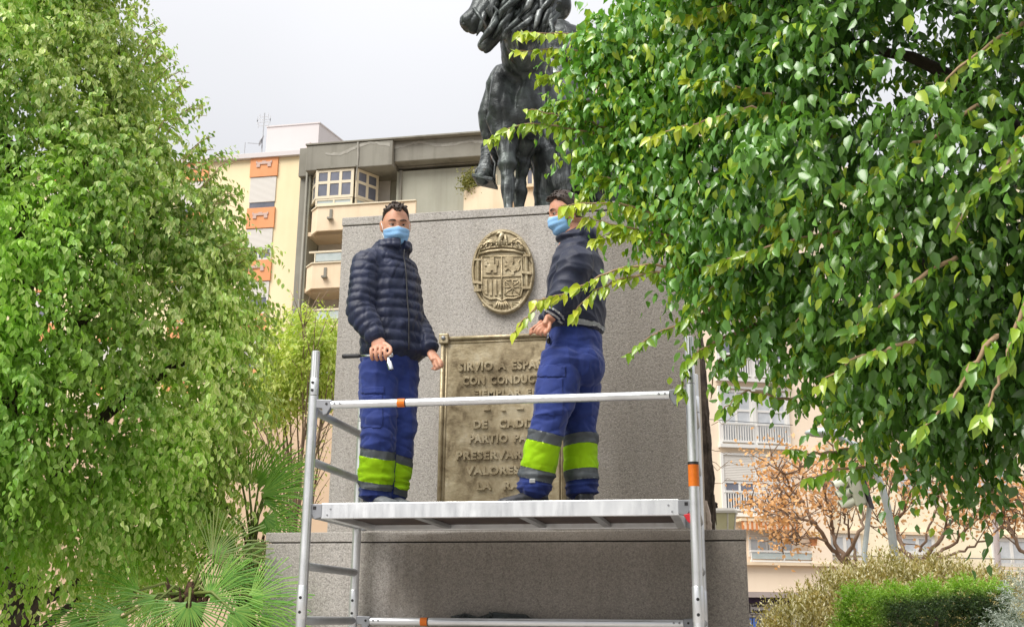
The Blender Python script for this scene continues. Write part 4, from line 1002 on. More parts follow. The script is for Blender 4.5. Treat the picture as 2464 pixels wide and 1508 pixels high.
# hanging shoots and the long branches reaching left, in front of the statue and the second worker
def shoot(pts, per, L_, yellow, name="branch", r0=.009, sub=0):
    P3 = [Vector(pixd(*q)) for q in pts]; mb, line = limb(P3, r0, .002, 5, .006, random.Random(len(pts) * 7 + int(pts[0][1])), 6)
    mb.build(name, M_BARK3, rt_, smooth=True)
    line = np.array([tuple(q) for q in line]); n = len(line); k = max(4, int(per * 1.7)); rs = rg
    t = np.sort(rs.random(k)) ** .9; f = t * (n - 1); i = np.minimum(f.astype(int), n - 2); p = line[i] + (line[i + 1] - line[i]) * (f - i)[:, None]
    tan = unit(line[np.minimum(i + 1, n - 1)] - line[i]); sd_ = unit(np.cross(tan, np.array([0, 0, 1.]))) * np.where(np.arange(k) % 2, 1, -1)[:, None]
    d = unit(sd_ * .55 + tan * .35 + np.array([0, 0, -.85]) + rs.normal(size=(k, 3)) * .35); nn = sd_ * .5 + np.array([0, 0, .5]) - np.array(FW) * .6 + rs.normal(size=(k, 3)) * .4
    s = rs.uniform(.6, 1.15, k); a = [p, d, nn, L_ * s, L_ * .56 * s * rs.uniform(.8, 1.1, k), t]
    rn = rs.random(k); y = np.clip(yellow * (.35 + .9 * t) + (rn - .5) * .5, 0, 1)
    c = col3(0, (.09, .23, .025), (.20, .38, .03), rn) * (1 - y)[:, None] + col3(0, (.38, .50, .03), (.56, .58, .06), rs.random(k)) * y[:, None]
    Pall.append(a); Call.append(c)
for a in ((((1700, 160, 5.0), (1560, 130, 5.05), (1400, 85, 5.1), (1245, 78, 5.1)), 60, .062, .7), (((1650, 190, 5.0), (1500, 150, 5.0), (1380, 120, 5.1), (1240, 122, 5.1)), 55, .062, .7),
          (((1640, 260, 5.0), (1500, 200, 5.0), (1400, 165, 5.05), (1300, 190, 5.1)), 70, .062, .35), (((1600, 330, 5.0), (1480, 260, 5.0), (1380, 240, 5.0), (1290, 265, 5.1)), 70, .062, .25),
          (((1680, 420, 4.9), (1520, 345, 5.0), (1380, 312, 5.0), (1262, 300, 5.0), (1172, 338, 5.0)), 50, .064, .5), (((1560, 330, 5.0), (1440, 300, 5.0), (1330, 275, 5.0), (1262, 262, 5.0)), 36, .06, .3),
          (((1640, 400, 4.95), (1520, 400, 5.0), (1420, 380, 5.0), (1385, 400, 5.0)), 60, .062, .2), (((1640, 470, 4.9), (1520, 440, 4.9), (1440, 430, 4.9), (1400, 470, 4.9)), 46, .062, .4),
          (((1720, 560, 4.8), (1580, 515, 4.8), (1470, 488, 4.8), (1350, 495, 4.8)), 34, .066, .75), (((1700, 590, 4.8), (1580, 560, 4.8), (1480, 540, 4.8), (1400, 520, 4.8)), 30, .068, .7),
          (((1720, 640, 4.7), (1620, 600, 4.75), (1520, 560, 4.8), (1430, 575, 4.8)), 34, .066, .7), (((1740, 660, 4.7), (1600, 640, 4.7), (1480, 650, 4.7), (1370, 700, 4.7), (1280, 725, 4.7)), 46, .060, .75),
          (((1660, 650, 4.7), (1540, 660, 4.7), (1450, 690, 4.7), (1370, 760, 4.7)), 26, .060, .7), (((1310, 720, 4.75), (1270, 760, 4.75), (1235, 800, 4.75)), 7, .060, .7),
          (((1800, 700, 4.6), (1680, 760, 4.65), (1580, 800, 4.7), (1510, 850, 4.7)), 30, .055, .1), (((1820, 780, 4.6), (1720, 820, 4.6), (1650, 880, 4.6), (1640, 950, 4.6)), 26, .066, .35),
          (((1840, 820, 4.6), (1760, 850, 4.6), (1720, 880, 4.6), (1710, 960, 4.6)), 16, .066, .1), (((1950, 950, 4.5), (1880, 960, 4.5), (1800, 940, 4.5), (1740, 985, 4.5)), 14, .07, .05),
          (((2050, 1080, 4.4), (1960, 1090, 4.4), (1900, 1080, 4.4)), 16, .06, .1), (((2120, 1120, 4.3), (2020, 1130, 4.3), (1940, 1150, 4.3)), 16, .06, .15), (((2300, 1150, 4.2), (2250, 1180, 4.2), (2230, 1205, 4.2)), 8, .06, 0), (((2400, 1160, 4.1), (2380, 1190, 4.1), (2375, 1210, 4.1)), 7, .06, 0),
          (((2000, 330, 4.1), (1880, 240, 4.1), (1740, 200, 4.2), (1660, 190, 4.3)), 50, .06, .8), (((1980, 330, 4.1), (1830, 260, 4.1), (1700, 290, 4.2), (1560, 330, 4.4)), 40, .06, .8), (((1900, 20, 4.2), (1780, 10, 4.3), (1650, 40, 4.4)), 44, .066, .85),
          (((2200, 400, 3.8), (2080, 440, 3.8), (1960, 480, 3.9), (1860, 540, 4.0)), 46, .06, .6), (((2180, 500, 3.9), (2000, 560, 3.9), (1850, 590, 4.0), (1700, 640, 4.2)), 60, .062, .45), (((2464, 60, 3.4), (2380, 110, 3.4), (2280, 190, 3.4), (2240, 260, 3.5)), 18, .062, .55),
          (((2300, 620, 3.5), (2200, 680, 3.5), (2120, 740, 3.6), (2040, 800, 3.7)), 26, .062, .25), (((2464, 330, 3.2), (2400, 420, 3.2), (2330, 470, 3.3), (2300, 560, 3.3)), 22, .064, .25), (((2480, 700, 3.1), (2440, 800, 3.1), (2400, 920, 3.1), (2360, 1010, 3.1)), 22, .062, .25),
          (((2400, 800, 3.2), (2340, 880, 3.2), (2290, 960, 3.2), (2200, 1050, 3.3)), 22, .062, .15), (((2200, 820, 3.6), (2130, 840, 3.6), (2060, 860, 3.7), (1960, 930, 3.8)), 24, .06, .45), (((2350, 250, 3.5), (2250, 330, 3.5), (2160, 360, 3.6), (2100, 430, 3.6)), 26, .064, .15),
          (((1950, 420, 4.3), (1870, 500, 4.3), (1800, 600, 4.3), (1770, 700, 4.3)), 34, .062, .3), (((2040, 500, 4.1), (1990, 600, 4.1), (1960, 700, 4.1), (1900, 800, 4.2)), 34, .062, .3), (((1830, 560, 4.5), (1760, 640, 4.5), (1690, 720, 4.5), (1640, 790, 4.5)), 40, .06, .3)):
    shoot(*a)
A = [np.concatenate([x[i] for x in Pall]) for i in range(5)]; C0 = np.concatenate(Call)
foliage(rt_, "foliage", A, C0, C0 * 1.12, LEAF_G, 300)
limb([base_r, base_r + Vector((-.03, .02, 1.3)), pixd(2640, 800, 4.3), pixd(2560, 200, 4.3)], .13, .06, 12, .012)[0].build("trunk", M_BARK, rt_, smooth=True)
for pts, r0, r1 in ((((2640, 1000, 4.3), (2400, 700, 4.35), (2150, 450, 4.4), (1900, 300, 4.6)), .06, .015), (((2640, 800, 4.3), (2500, 400, 4.2), (2300, 200, 4.2), (2050, 100, 4.4)), .06, .015), (((2400, 700, 4.3), (2250, 650, 4.3), (2000, 640, 4.4), (1800, 640, 4.6)), .035, .01),
                    (((2640, 1000, 4.3), (2500, 900, 4.1), (2330, 850, 4.0), (2150, 880, 4.1)), .04, .01), (((2150, 450, 4.4), (1900, 420, 4.6), (1700, 380, 4.9)), .025, .008), (((2050, 100, 4.4), (1850, 120, 4.7), (1650, 150, 5)), .025, .008)):
    limb([pixd(*q) for q in pts], r0, r1, 8, .02)[0].build("limb", M_BARK, rt_, smooth=True)

# --- fan palms at the foot of the left tree
LEAF_P = mk_leaf("palm_leaf", .4, .25, .4)
def frond(root, hub, d, nrm, R_, nseg, spread, rng, cols, petiole_from, split=.16, wseg=1.0):
    d = Vector(d).normalized(); nrm = Vector(nrm); s = d.cross(nrm).normalized(); nrm = s.cross(d)
    V, F_, CC = [], [], []
    for k in range(nseg):
        a = (k / (nseg - 1) - .5) * spread + rng.uniform(-.02, .02); L = R_ * (1 - .22 * abs(a / (spread / 2)) ** 2) * rng.uniform(.9, 1.05)
        e = d * math.cos(a) + s * math.sin(a); w = e.cross(nrm).normalized(); da = spread / nseg * .50; sagv = rng.uniform(.08, .26)
        c = cols[0].lerp(cols[1], rng.random()); b = len(V)
        for t, wf in ((.06, .06), (split, split * da * 1.0 * wseg), (.66, split * da * 1.05 * wseg), (1.0, .01)):
            p = hub + e * L * t + Vector((0, 0, -1)) * sagv * L * t * t * t
            V += [p - w * L * wf, p + nrm * L * wf * .5, p + w * L * wf]; CC += [c, c * 1.15, c]
        for r in range(3):
            o = b + r * 3; F_ += [(o, o + 3, o + 4, o + 1), (o + 1, o + 4, o + 5, o + 2)]
    mb = MB(); mb.add(V, F_); me = mb.mesh("frond", LEAF_P, True)
    at = me.color_attributes.new("leafcol", 'FLOAT_COLOR', 'POINT'); at.data.foreach_set("color", np.array([(c.x, c.y, c.z, 1) for c in CC]).ravel())
    o = link_mesh("frond", me, root)
    mb = MB(); m = (Vector(petiole_from) + hub) / 2 + Vector((0, 0, .06)); mb.tube([petiole_from, m, hub + d * R_ * .06], [.012, .009, .006], 6); mb.build("petiole", M_PET, o, smooth=True)
M_PET = mk_noisy("palm_petiole", (.14, .20, .04), (.24, .28, .08), 10, .5)
M_FIB = mk_noisy("palm_fibre", (.05, .03, .02), (.16, .09, .05), 30, .95, bump=.8, bscale=60, bdist=.02)
GV = (Vector((.09, .25, .04)), Vector((.22, .38, .07))); GY = (Vector((.15, .25, .06)), Vector((.30, .33, .12))); GB = (Vector((.11, .31, .035)), Vector((.26, .46, .07)))
def palm(ctr, label, fronds, seed, trunk_r=.09):
    trunk_r *= .8; rng = random.Random(seed); root = thing("fan_palm", (ctr.x, ctr.y, 0), label, "palm", "fan palms left of the plinth")
    mb = MB(); N = 26; pts = [Vector((ctr.x, ctr.y, lerp(0, ctr.z + .12, k / N))) for k in range(N + 1)]
    mb.tube(pts, [trunk_r * (1.0 + (.22 if k % 2 else -.05) + rng.uniform(-.08, .08)) * min(1, .25 + (N - k) * .22) for k in range(N + 1)], 12); mb.build("trunk", M_FIB, root)
    mb = MB()
    for k in range(46):
        a = rng.uniform(0, 6.28); z = ctr.z + rng.uniform(-.45, .04); o = Vector((math.cos(a), math.sin(a), 0)); p = Vector((ctr.x, ctr.y, z)) + o * trunk_r * .7; e = p + o * rng.uniform(.03, .10) + Vector((0, 0, rng.uniform(.06, .20)))
        mb.tube([p, p.lerp(e, .5) + o * .012, e], [.014, .010, .003], 5)
    mb.build("leaf_stubs", M_FIB, root)["kind"] = "stuff"
    for (u, v, dist, du, dv, dd, R_, cols, spread) in fronds:
        hub = Vector(pixd(u, v, dist)); d = RT * du - UP * dv + FW * dd
        frond(root, hub, d, (-FW * .8 + Vector((0, 0, .55)) + Vector((rng.uniform(-.3, .3), 0, 0))), R_, rng.randint(26, 32) if seed == 1 else rng.randint(20, 24), spread, rng, cols, ctr + Vector((0, 0, .05)), .16, 1.25 if seed == 1 else 1.9)
c1 = Vector(pixd(455, 1450, 6.35))
palm(c1, "dark-stemmed fan palm with wide green fronds under the variegated fig", [(300, 1480, 6.2, -.8, .45, -.3, .40, GV, 2.5), (455, 1455, 6.1, .0, 1, -.5, .36, GV, 3.6), (200, 1490, 6.3, -.6, .7, -.2, .36, GV, 2.8), (330, 1425, 6.4, -.8, -.1, .1, .36, GB, 2.4), (500, 1440, 6.3, .5, -.5, .1, .36, GB, 2.4), (600, 1440, 6.3, .9, -.2, .1, .36, GB, 2.4), (560, 1470, 6.2, .8, .6, -.3, .42, GV, 2.6), (380, 1440, 6.25, -.5, .8, -.3, .36, GV, 3.0), (620, 1500, 6.25, .9, .2, -.2, .34, GV, 2.8),
    (510, 1340, 6.5, .75, -.6, .2, .38, GY, 2.6), (240, 1500, 6.3, -.9, .3, 0, .34, GV, 2.4), (420, 1540, 6.1, -.2, 1, -.4, .38, GV, 3.2), (530, 1390, 6.4, .9, -.1, .2, .36, GV, 2.2), (350, 1520, 6.1, -.5, 1, -.3, .34, GV, 3.0)], 1)
c2 = Vector(pixd(605, 1345, 7.5))
palm(c2, "slender fan palm with bright green fronds against the plinth's left corner", [(618, 1170, 7.5, .55, -.8, .1, .44, GB, 1.5), (628, 1190, 7.4, .85, -.5, .1, .42, GB, 1.5), (622, 1270, 7.3, .9, -.3, -.1, .36, GB, 1.8), (632, 1205, 7.4, .95, -.25, .1, .34, GB, 1.9), (600, 1170, 7.6, -.2, -.9, .1, .38, GB, 1.8), (636, 1245, 7.3, .9, .3, -.1, .28, GB, 2.0), (560, 1290, 7.4, -.5, .7, -.2, .40, GV, 2.2), (604, 1300, 7.3, .3, .9, -.2, .36, GY, 2.2), (550, 1230, 7.5, -.8, -.2, 0, .36, GY, 2.0), (585, 1370, 7.2, .2, .9, -.2, .34, GV, 2.6), (640, 1170, 7.5, .8, -.6, .2, .36, GB, 1.6), (575, 1140, 7.6, .1, -1, .1, .36, GB, 1.6)], 2, .07)

# --- bare-stemmed bush with yellow-green leaves behind the palms
LEAF_Y = mk_leaf("yellow_green_leaf", .5, .4, .3)
def bush_stems(root, base, tips, rng, r0, mat, lv=2, name="stem"):
    ends = []
    for tp in tips:
        m = base.lerp(tp, .5) + Vector((rng.uniform(-.12, .12), rng.uniform(-.1, .1), .08))
        mb, ln = limb([base + Vector((rng.uniform(-.08, .08), rng.uniform(-.08, .08), 0)), m, tp], r0, r0 * .3, 6, .02, rng)
        for k in range(lv * 4):
            i = rng.randrange(len(ln) // 3, len(ln)); q = ln[i]; e = q + (tp - base).normalized() * rng.uniform(.15, .5) + Vector((rng.uniform(-.3, .3), rng.uniform(-.3, .3), rng.uniform(-.05, .3)))
            mb.tube([q, (q + e) / 2 + Vector((0, 0, .03)), e], [r0 * .32, r0 * .22, r0 * .08], 4); ends.append((q, e))
        mb.build(name, mat, root, smooth=True)
    return ends
rn_ = random.Random(12); bz = pixd(706, 1290, 12.0); bb = Vector((bz.x, bz.y, 0))
bs = thing("bare_bush", bb, "bare-stemmed bush with a yellow-green leafy top left of the plinth", "bush")
tips = [Vector(pixd(u, v, 12 + rn_.uniform(-.5, .6))) for u, v in ((640, 900), (670, 840), (700, 800), (730, 790), (755, 830), (780, 800), (790, 880), (620, 980), (660, 960), (720, 900), (770, 930), (690, 880), (800, 960), (745, 960))]
ends = bush_stems(bs, Vector((bb.x, bb.y, 1.75)), tips, rn_, .019, M_BARK4, 3)
mb, _ = limb([bb, Vector((bb.x, bb.y, 1.9))], .07, .05, 8); mb.build("trunk", M_BARK2, bs, smooth=True)
rg = np.random.default_rng(21)
Bb = [Bl(740, 850, 12, .42), Bl(690, 900, 12, .34), Bl(775, 890, 12.2, .34), Bl(660, 960, 11.9, .24)]
St, Dr = blob_sprays(Bb, 420, rg, .25, 1.12, .7); A = grow(St, Dr * .5 + rg.normal(size=(len(St), 3)) * .6 + np.array([0, 0, .3]), rg.uniform(.15, .3, len(St)), 8, .25, rg, .066, .032)
es = np.array([tuple(q) for q, e in ends]); ee = np.array([tuple(e) for q, e in ends]); A2 = grow(es, ee - es, np.linalg.norm(ee - es, axis=1), 6, .1, rg, .05, .024)
A = [np.concatenate([a, b]) for a, b in zip(A[:6], A2[:6])]; rr_ = rg.random(len(A[0]))
hz_ = np.clip((A[0][:, 2] - A[0][:, 2].min()) / np.ptp(A[0][:, 2]), 0, 1)
C0 = col3(0, (.64, .62, .24), (.42, .55, .13), np.clip(rr_ * .6 + hz_ * .4, 0, 1)); foliage(bs, "foliage", A, C0, C0 * 1.15, LEAF_Y, 0, True)
# ------------------------------------------------------------------ right side: hedges, bare trees, street furniture
rg = np.random.default_rng(33)
def mass(root, name, P, D, N, L, Wd, C0, C1, mat, single=0, small=True): return foliage(root, name, [P, D, N, L, Wd], C0, C1, mat, single, small)
# olive-cream shrub
LEAF_O = mk_leaf("olive_leaf", .5, .25, .4)
ob = [Bl(1930, 1560, 11.0, .42), Bl(2030, 1500, 11.2, .44), Bl(2140, 1470, 11.4, .46), Bl(2260, 1465, 11.6, .44), Bl(2370, 1480, 11.8, .42), Bl(2200, 1540, 11.0, .5), Bl(2060, 1590, 10.8, .5), Bl(1905, 1640, 10.8, .45), Bl(2350, 1560, 11.2, .5)]
oq = pixd(2130, 1560, 11.3)
osb = thing("olive_shrub", (oq.x, oq.y, 0), "straw-olive spiky shrub behind the clipped lime-green hedge", "shrub")
St, Dr = blob_sprays(ob, 760, rg, .55, 1.05, .5)
n_ = len(St); A = grow(St, Dr * .5 + np.array([0, 0, .9]) + rg.normal(size=(n_, 3)) * .35, rg.uniform(.10, .24, n_), 7, -.1, rg, .052, .020, .45, -.35, .3)
r_ = rg.random(len(A[0])); t_ = lowf(A[0], 4, 8); pale = r_ > .70
C0 = col3(0, (.22, .20, .06), (.42, .32, .11), np.clip(t_ * .6 + r_ * .4, 0, 1)); C0[pale] = col3(0, (.48, .42, .22), (.62, .58, .38), r_[pale])
mass(osb, "foliage", *A[:5], C0, C0 * 1.1, LEAF_O)
mb = MB()
for u in (1960, 2050, 2140, 2230, 2320):
    q = Vector(pixd(u, 1600, 11.3)); mb.tube([(q.x, q.y, 0), (q.x + .05, q.y, .8), (q.x, q.y, q.z + .2)], [.04, .03, .015], 6)
mb.build("stem", M_BARK, osb)
# clipped lime hedge: rounded cloud shape with a dark hollow underneath
LEAF_L = mk_leaf("hedge_leaf", .45, .3, .4)
hq = pixd(2230, 1460, 9.0)
hd = thing("clipped_hedge", (hq.x, hq.y, 0), "clipped hedge with a bright lime-green top and dark hollow below", "hedge")
hbk = [Bl(2070, 1462, 8.8, .17), Bl(2150, 1452, 8.9, .155), Bl(2235, 1442, 9.0, .15), Bl(2320, 1432, 9.1, .145), Bl(2390, 1440, 9.2, .14), Bl(2050, 1535, 8.8, .19), Bl(2100, 1600, 8.8, .22), Bl(2330, 1500, 9.15, .20), Bl(2400, 1520, 9.2, .20), Bl(2230, 1480, 9.4, .16), Bl(2150, 1490, 9.4, .15)]
St, Dr = blob_sprays(hbk, 2600, rg, .45, 1.03, .5); n_ = len(St)
A = grow(St, Dr * .7 + np.array([0, 0, .35]) + rg.normal(size=(n_, 3)) * .4, rg.uniform(.03, .075, n_), 6, -.05, rg, .026, .012, .5, -.1, .35)
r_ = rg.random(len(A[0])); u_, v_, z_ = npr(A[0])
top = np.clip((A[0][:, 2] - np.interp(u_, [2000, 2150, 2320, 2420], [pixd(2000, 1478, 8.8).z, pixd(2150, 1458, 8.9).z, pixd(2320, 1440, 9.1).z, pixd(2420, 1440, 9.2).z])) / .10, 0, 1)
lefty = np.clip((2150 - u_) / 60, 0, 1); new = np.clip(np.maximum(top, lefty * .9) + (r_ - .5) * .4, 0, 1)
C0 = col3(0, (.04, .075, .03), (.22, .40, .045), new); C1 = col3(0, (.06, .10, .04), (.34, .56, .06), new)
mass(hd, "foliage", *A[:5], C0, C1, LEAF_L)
mb = MB()
for u, v in ((2080, 1480), (2160, 1470), (2250, 1465), (2340, 1460)):
    q = Vector(pixd(u, v, 9.1)); mb.tube([(q.x, q.y + .1, 0), (q.x, q.y + .05, 1.0), q], [.035, .03, .015], 6)
mb.build("stem", M_BARK, hd)
# silvery fine-leaved plant at the frame edge
LEAF_S = mk_leaf("silver_leaf", .6, .2, .3, (1, 1.1, .9))
sq_ = pixd(2480, 1470, 7.5)
sv = thing("silver_shrub", (sq_.x, sq_.y, 0), "feathery silver-grey shrub at the right edge beside the clipped hedge", "shrub")
sbk = [Bl(2500, 1450, 7.5, .22), Bl(2455, 1475, 7.5, .13), Bl(2490, 1560, 7.5, .25), Bl(2550, 1420, 7.6, .2), Bl(2425, 1520, 7.5, .11)]
St, Dr = blob_sprays(sbk, 520, rg, .2, 1.05, .6); n_ = len(St)
A = grow(St, Dr * .7 + np.array([-.3, 0, .4]) + rg.normal(size=(n_, 3)) * .35, rg.uniform(.08, .2, n_), 12, .3, rg, .038, .006, .5, .0, .35)
r_ = rg.random(len(A[0])); C0 = col3(0, (.22, .27, .22), (.55, .60, .52), r_); mass(sv, "foliage", *A[:5], C0, C0, LEAF_S)
mb = MB(); q = Vector(pixd(2490, 1540, 7.5)); mb.tube([(q.x, q.y, 0), (q.x, q.y, .8), q], [.03, .025, .01], 6); mb.build("stem", M_BARK, sv)
# bare trees with dry orange leaves
LEAF_D = mk_leaf("dry_orange_leaf", .7, .35, .2, (1.2, 1.0, .7))
def bare_tree(label, base_px, dist, limbs, seed, dens):
    rng = random.Random(seed); b = pixd(*base_px, dist); root = thing("bare_tree", (b.x, b.y, 0), label, "tree", "bare trees along the street")
    b = Vector(b)
    mb, _ = limb([(b.x + .1, b.y, 0), (b.x + .05, b.y, b.z * .6), b], .12, .085, 10, .02, rng); mb.build("trunk", M_BARK4, root, smooth=True)
    pts, drs = [], []
    for L in limbs:
        w = L[0] * .52; P3 = [Vector(pixd(u, v, dist + rng.uniform(-.5, .5))) for u, v in L[1]]; P3[0] = Vector(pixd(*L[1][0], dist)) if L[1][0] != base_px else b
        mb, ln = limb(P3, w, w * .28, 7, .03, rng, 6); n = len(ln)
        for k in range(9):
            i = rng.randrange(n // 3, n); q = ln[i]; tdir = (ln[min(i + 1, n - 1)] - ln[i - 1]).normalized()
            e = q + tdir * rng.uniform(.2, .6) + Vector((rng.uniform(-.35, .35), rng.uniform(-.4, .4), rng.uniform(-.05, .5)))
            m = q.lerp(e, .5) + Vector((rng.uniform(-.1, .1), 0, rng.uniform(-.1, .05))); mb.tube([q, m, e], [w * .30, w * .2, .012], 5)
            for j in range(3):
                s = m.lerp(e, rng.random()); f = s + Vector((rng.uniform(-.35, .35), rng.uniform(-.35, .35), rng.uniform(-.1, .4))); mb.tube([s, f], [.014, .007], 4)
                pts.append(f); drs.append(f - s)
            pts.append(e); drs.append(e - m)
        pts.append(ln[-1]); drs.append(ln[-1] - ln[-3]); mb.build("branch", M_BARK4, root, smooth=True)
    pts = np.array([tuple(p) for p in pts]); g = np.random.default_rng(seed); k = dens
    P_ = np.repeat(pts, k, 0) + g.normal(size=(len(pts) * k, 3)) * .13; n = len(P_)
    D_ = g.normal(size=(n, 3)) + np.array([0, 0, -.6]); N_ = g.normal(size=(n, 3)); L_ = g.uniform(.04, .095, n); r = g.random(n)
    C = col3(0, (.64, .37, .15), (.82, .56, .32), r); foliage(root, "foliage", [P_, D_, N_, L_, L_ * .75], C, C * 1.15, LEAF_D, 0, True)
bare_tree("bare tree with dry orange leaves left of the curved lamp post", (2062, 1368), 18.0, [(.10, [(2062, 1368), (2010, 1330), (1960, 1260), (1915, 1190), (1890, 1140)]), (.09, [(2040, 1350), (2010, 1310), (2000, 1250), (1985, 1170)]), (.06, [(1930, 1205), (1890, 1215), (1850, 1195)]),
    (.06, [(1960, 1260), (1920, 1250), (1870, 1255)]), (.08, [(2030, 1340), (2070, 1280), (2080, 1200), (2090, 1150)]), (.06, [(2062, 1350), (2050, 1300), (2030, 1230), (2050, 1150)]), (.05, [(1990, 1300), (1940, 1290), (1900, 1300)])], 41, 10)
bare_tree("bare tree with dry orange leaves between the curved lamp post and the thin pole", (2235, 1352), 18.5, [(.09, [(2235, 1352), (2180, 1330), (2160, 1270), (2190, 1190), (2210, 1140)]), (.08, [(2220, 1345), (2270, 1280), (2310, 1220), (2330, 1160)]), (.07, [(2235, 1340), (2290, 1310), (2350, 1240), (2372, 1170)]), (.06, [(2240, 1348), (2310, 1330), (2380, 1290), (2440, 1260)]),
    (.06, [(2190, 1335), (2150, 1310), (2130, 1240), (2140, 1180)]), (.05, [(2210, 1330), (2240, 1260), (2260, 1190), (2270, 1130)])], 43, 10)
bare_tree("bare tree with dry orange leaves at the far right edge beyond the thin pole", (2490, 1360), 18.0, [(.08, [(2490, 1360), (2450, 1310), (2420, 1250), (2410, 1200)]), (.07, [(2490, 1350), (2480, 1280), (2460, 1220)])], 47, 9)
# curved lamp post
M_POST = mk_alu("galvanised_post", (.50, .56, .56), .4, .5)
lq = pixd(2158, 1400, 15.5); lp = thing("street_lamp", (lq.x, lq.y, 0), "tall curved grey lamp post rising behind the orange-leaved trees", "street lamp")
P3 = [Vector((lq.x, lq.y, 0)), Vector((lq.x, lq.y, .9))] + [Vector(pixd(u, v, 15.5)) for u, v in ((2158, 1380), (2152, 1330), (2144, 1270), (2134, 1215), (2120, 1165), (2100, 1120), (2060, 1070), (1990, 1040))]
mb = MB(); mb.tube(P3, [.07, .07, .064, .060, .056, .051, .047, .042, .037, .033], 12); mb.build("post", M_POST, lp, smooth=True)
q = Vector(pixd(1985, 1040, 15.5)); mb = MB(); mb.ball(q, (.28, .13, .07), 14, 8); mb.build("lamp_head", M_POST, lp, smooth=True)
# thin pole
pq_ = pixd(2405, 1400, 20); tp = thing("pole", (pq_.x, pq_.y, 0), "thin pale grey pole between the bare trees at the right", "pole")
mb = MB(); mb.tube([Vector((pq_.x, pq_.y, 0)), Vector(pixd(2403, 1370, 20)), Vector(pixd(2388, 1170, 20)), Vector(pixd(2380, 1050, 20))], [.06, .055, .045, .04], 10); mb.build("shaft", mk_alu("pale_post", (.66, .60, .60), .5, .3), tp, smooth=True)
mb = MB(); mb.lathe((pq_.x, pq_.y, .006), [(.12, 0), (.12, .03), (.06, .05)], 12); mb.build("base_plate", M_POST, tp)
# traffic light
M_TL = mk_noisy("pale_green_housing", (.42, .44, .33), (.52, .53, .42), 6, .5); M_TLB = material("dark_backboard", (.05, .045, .06), .6)
tq = pixd(2082, 1330, 15); tl = thing("traffic_light", (tq.x, tq.y, 0), "pale green traffic light with three hoods half hidden by the fig leaves", "traffic light")
top, bot = Vector(pixd(2048, 1140, 15)), Vector(pixd(2070, 1212, 15)); ax = (bot - top).normalized(); sx = Vector(RT) * -1; sx = (sx - ax * sx.dot(ax)).normalized(); sy = ax.cross(sx)
mb = MB(); c = (top + bot) / 2; mb.boxf(c, sx * .08, sy * .10, ax * (bot - top).length * .52); mb.build("housing", M_TL, tl, bevel=.03)
mb = MB(); mb.boxf(c - sx * .11 + ax * .03, sx * .012, sy * .175, ax * (bot - top).length * .60); mb.build("backboard", M_TLB, tl)
for k in range(3):
    p = top + ax * (bot - top).length * (k + .5) / 3 + sx * .08; mb = MB(); n = 14
    rg1 = [p + (sy * math.cos(t) + ax * math.sin(t)) * .067 for t in [2 * PI * i / n for i in range(n)]]
    rg2 = [p + sx * (.19 if math.sin(t) < .3 else .08) + ax * .02 + (sy * math.cos(t) + ax * math.sin(t)) * .073 for t in [2 * PI * i / n for i in range(n)]]
    rg3 = [q - (q - p - sx * .2).normalized() * .008 for q in rg2]
    mb.loft([rg1, rg2, rg3]); h = mb.build("hood", M_TL, tl, smooth=True, ang=50)
    mb = MB(); mb.lathe(p + sx * .012, [(.058, 0), (.04, .016), (.001, .03)], 12, sx); mb.build("lens", (material("lens", (.25, .02, .02), .2), material("lens", (.30, .16, .02), .2), material("lens", (.02, .16, .08), .2))[k], h, smooth=True)
mb = MB(); mb.tube([Vector((tq.x, tq.y, 0)), Vector(pixd(2080, 1330, 15)), bot - sx * .13 + ax * .02, c - sx * .13], .036, 10); mb.build("post", M_POST, tl, smooth=True)
# cream street lantern behind the plinth
M_LANT = mk_noisy("cream_lantern_glass", (.62, .58, .32), (.72, .68, .44), 6, .35); M_LCAP = mk_noisy("lantern_cap", (.60, .57, .48), (.70, .66, .58), 8, .5)
q = pix(1745, 1278, 3.9); s = 1.0
ln = thing("street_lantern", (q.x, q.y, 0), "cream tapered street lantern behind the plinth's right corner", "street lantern")
k_ = (Vector(q) - CAM).dot(FW) / FPX
zt_ = pix(1745, 1236, 3.9).z; zb_ = pix(1745, 1284, 3.9).z
mb = MB()
sqr = lambda w, z, ch=.16: [Vector((q.x + w * a, q.y + w * b, z)) for a, b in ((-1, -1 + ch), (-1 + ch, -1), (1 - ch, -1), (1, -1 + ch), (1, 1 - ch), (1 - ch, 1), (-1 + ch, 1), (-1, 1 - ch))]
mb.loft([sqr(21 * k_, zb_ - .02), sqr(28 * k_, zt_)]); bd = mb.build("body", M_LANT, ln)
mb = MB()
for a, b in ((-1, -1), (1, -1), (.28, -1.03)):
    mb = MB(); mb.tube([(q.x + 21 * k_ * a * .96, q.y + 21 * k_ * b * .96, zb_ - .02), (q.x + 28 * k_ * a * .96, q.y + 28 * k_ * b * .96, zt_)], .008, 6); mb.build("rib", M_LCAP, bd)
mb = MB(); mb.loft([sqr(31 * k_, zt_ + .001), sqr(31 * k_, zt_ + .022), sqr(25 * k_, zt_ + .045), sqr(5 * k_, zt_ + .05)]); mb.build("cap", M_LCAP, ln)
mb = MB(); p = (q.x - 20 * k_, q.y - 20 * k_, zt_ + .04); mb.lathe(p, [(.012, 0), (.02, .015), (.016, .035), (.022, .045), (.004, .06)], 8); mb.build("finial", M_BARK, ln, smooth=True)
mb = MB(); mb.tube([(q.x, q.y, 0), (q.x, q.y, zb_ - .021)], [.05, .035], 12); mb.build("post", M_POST, ln, smooth=True)
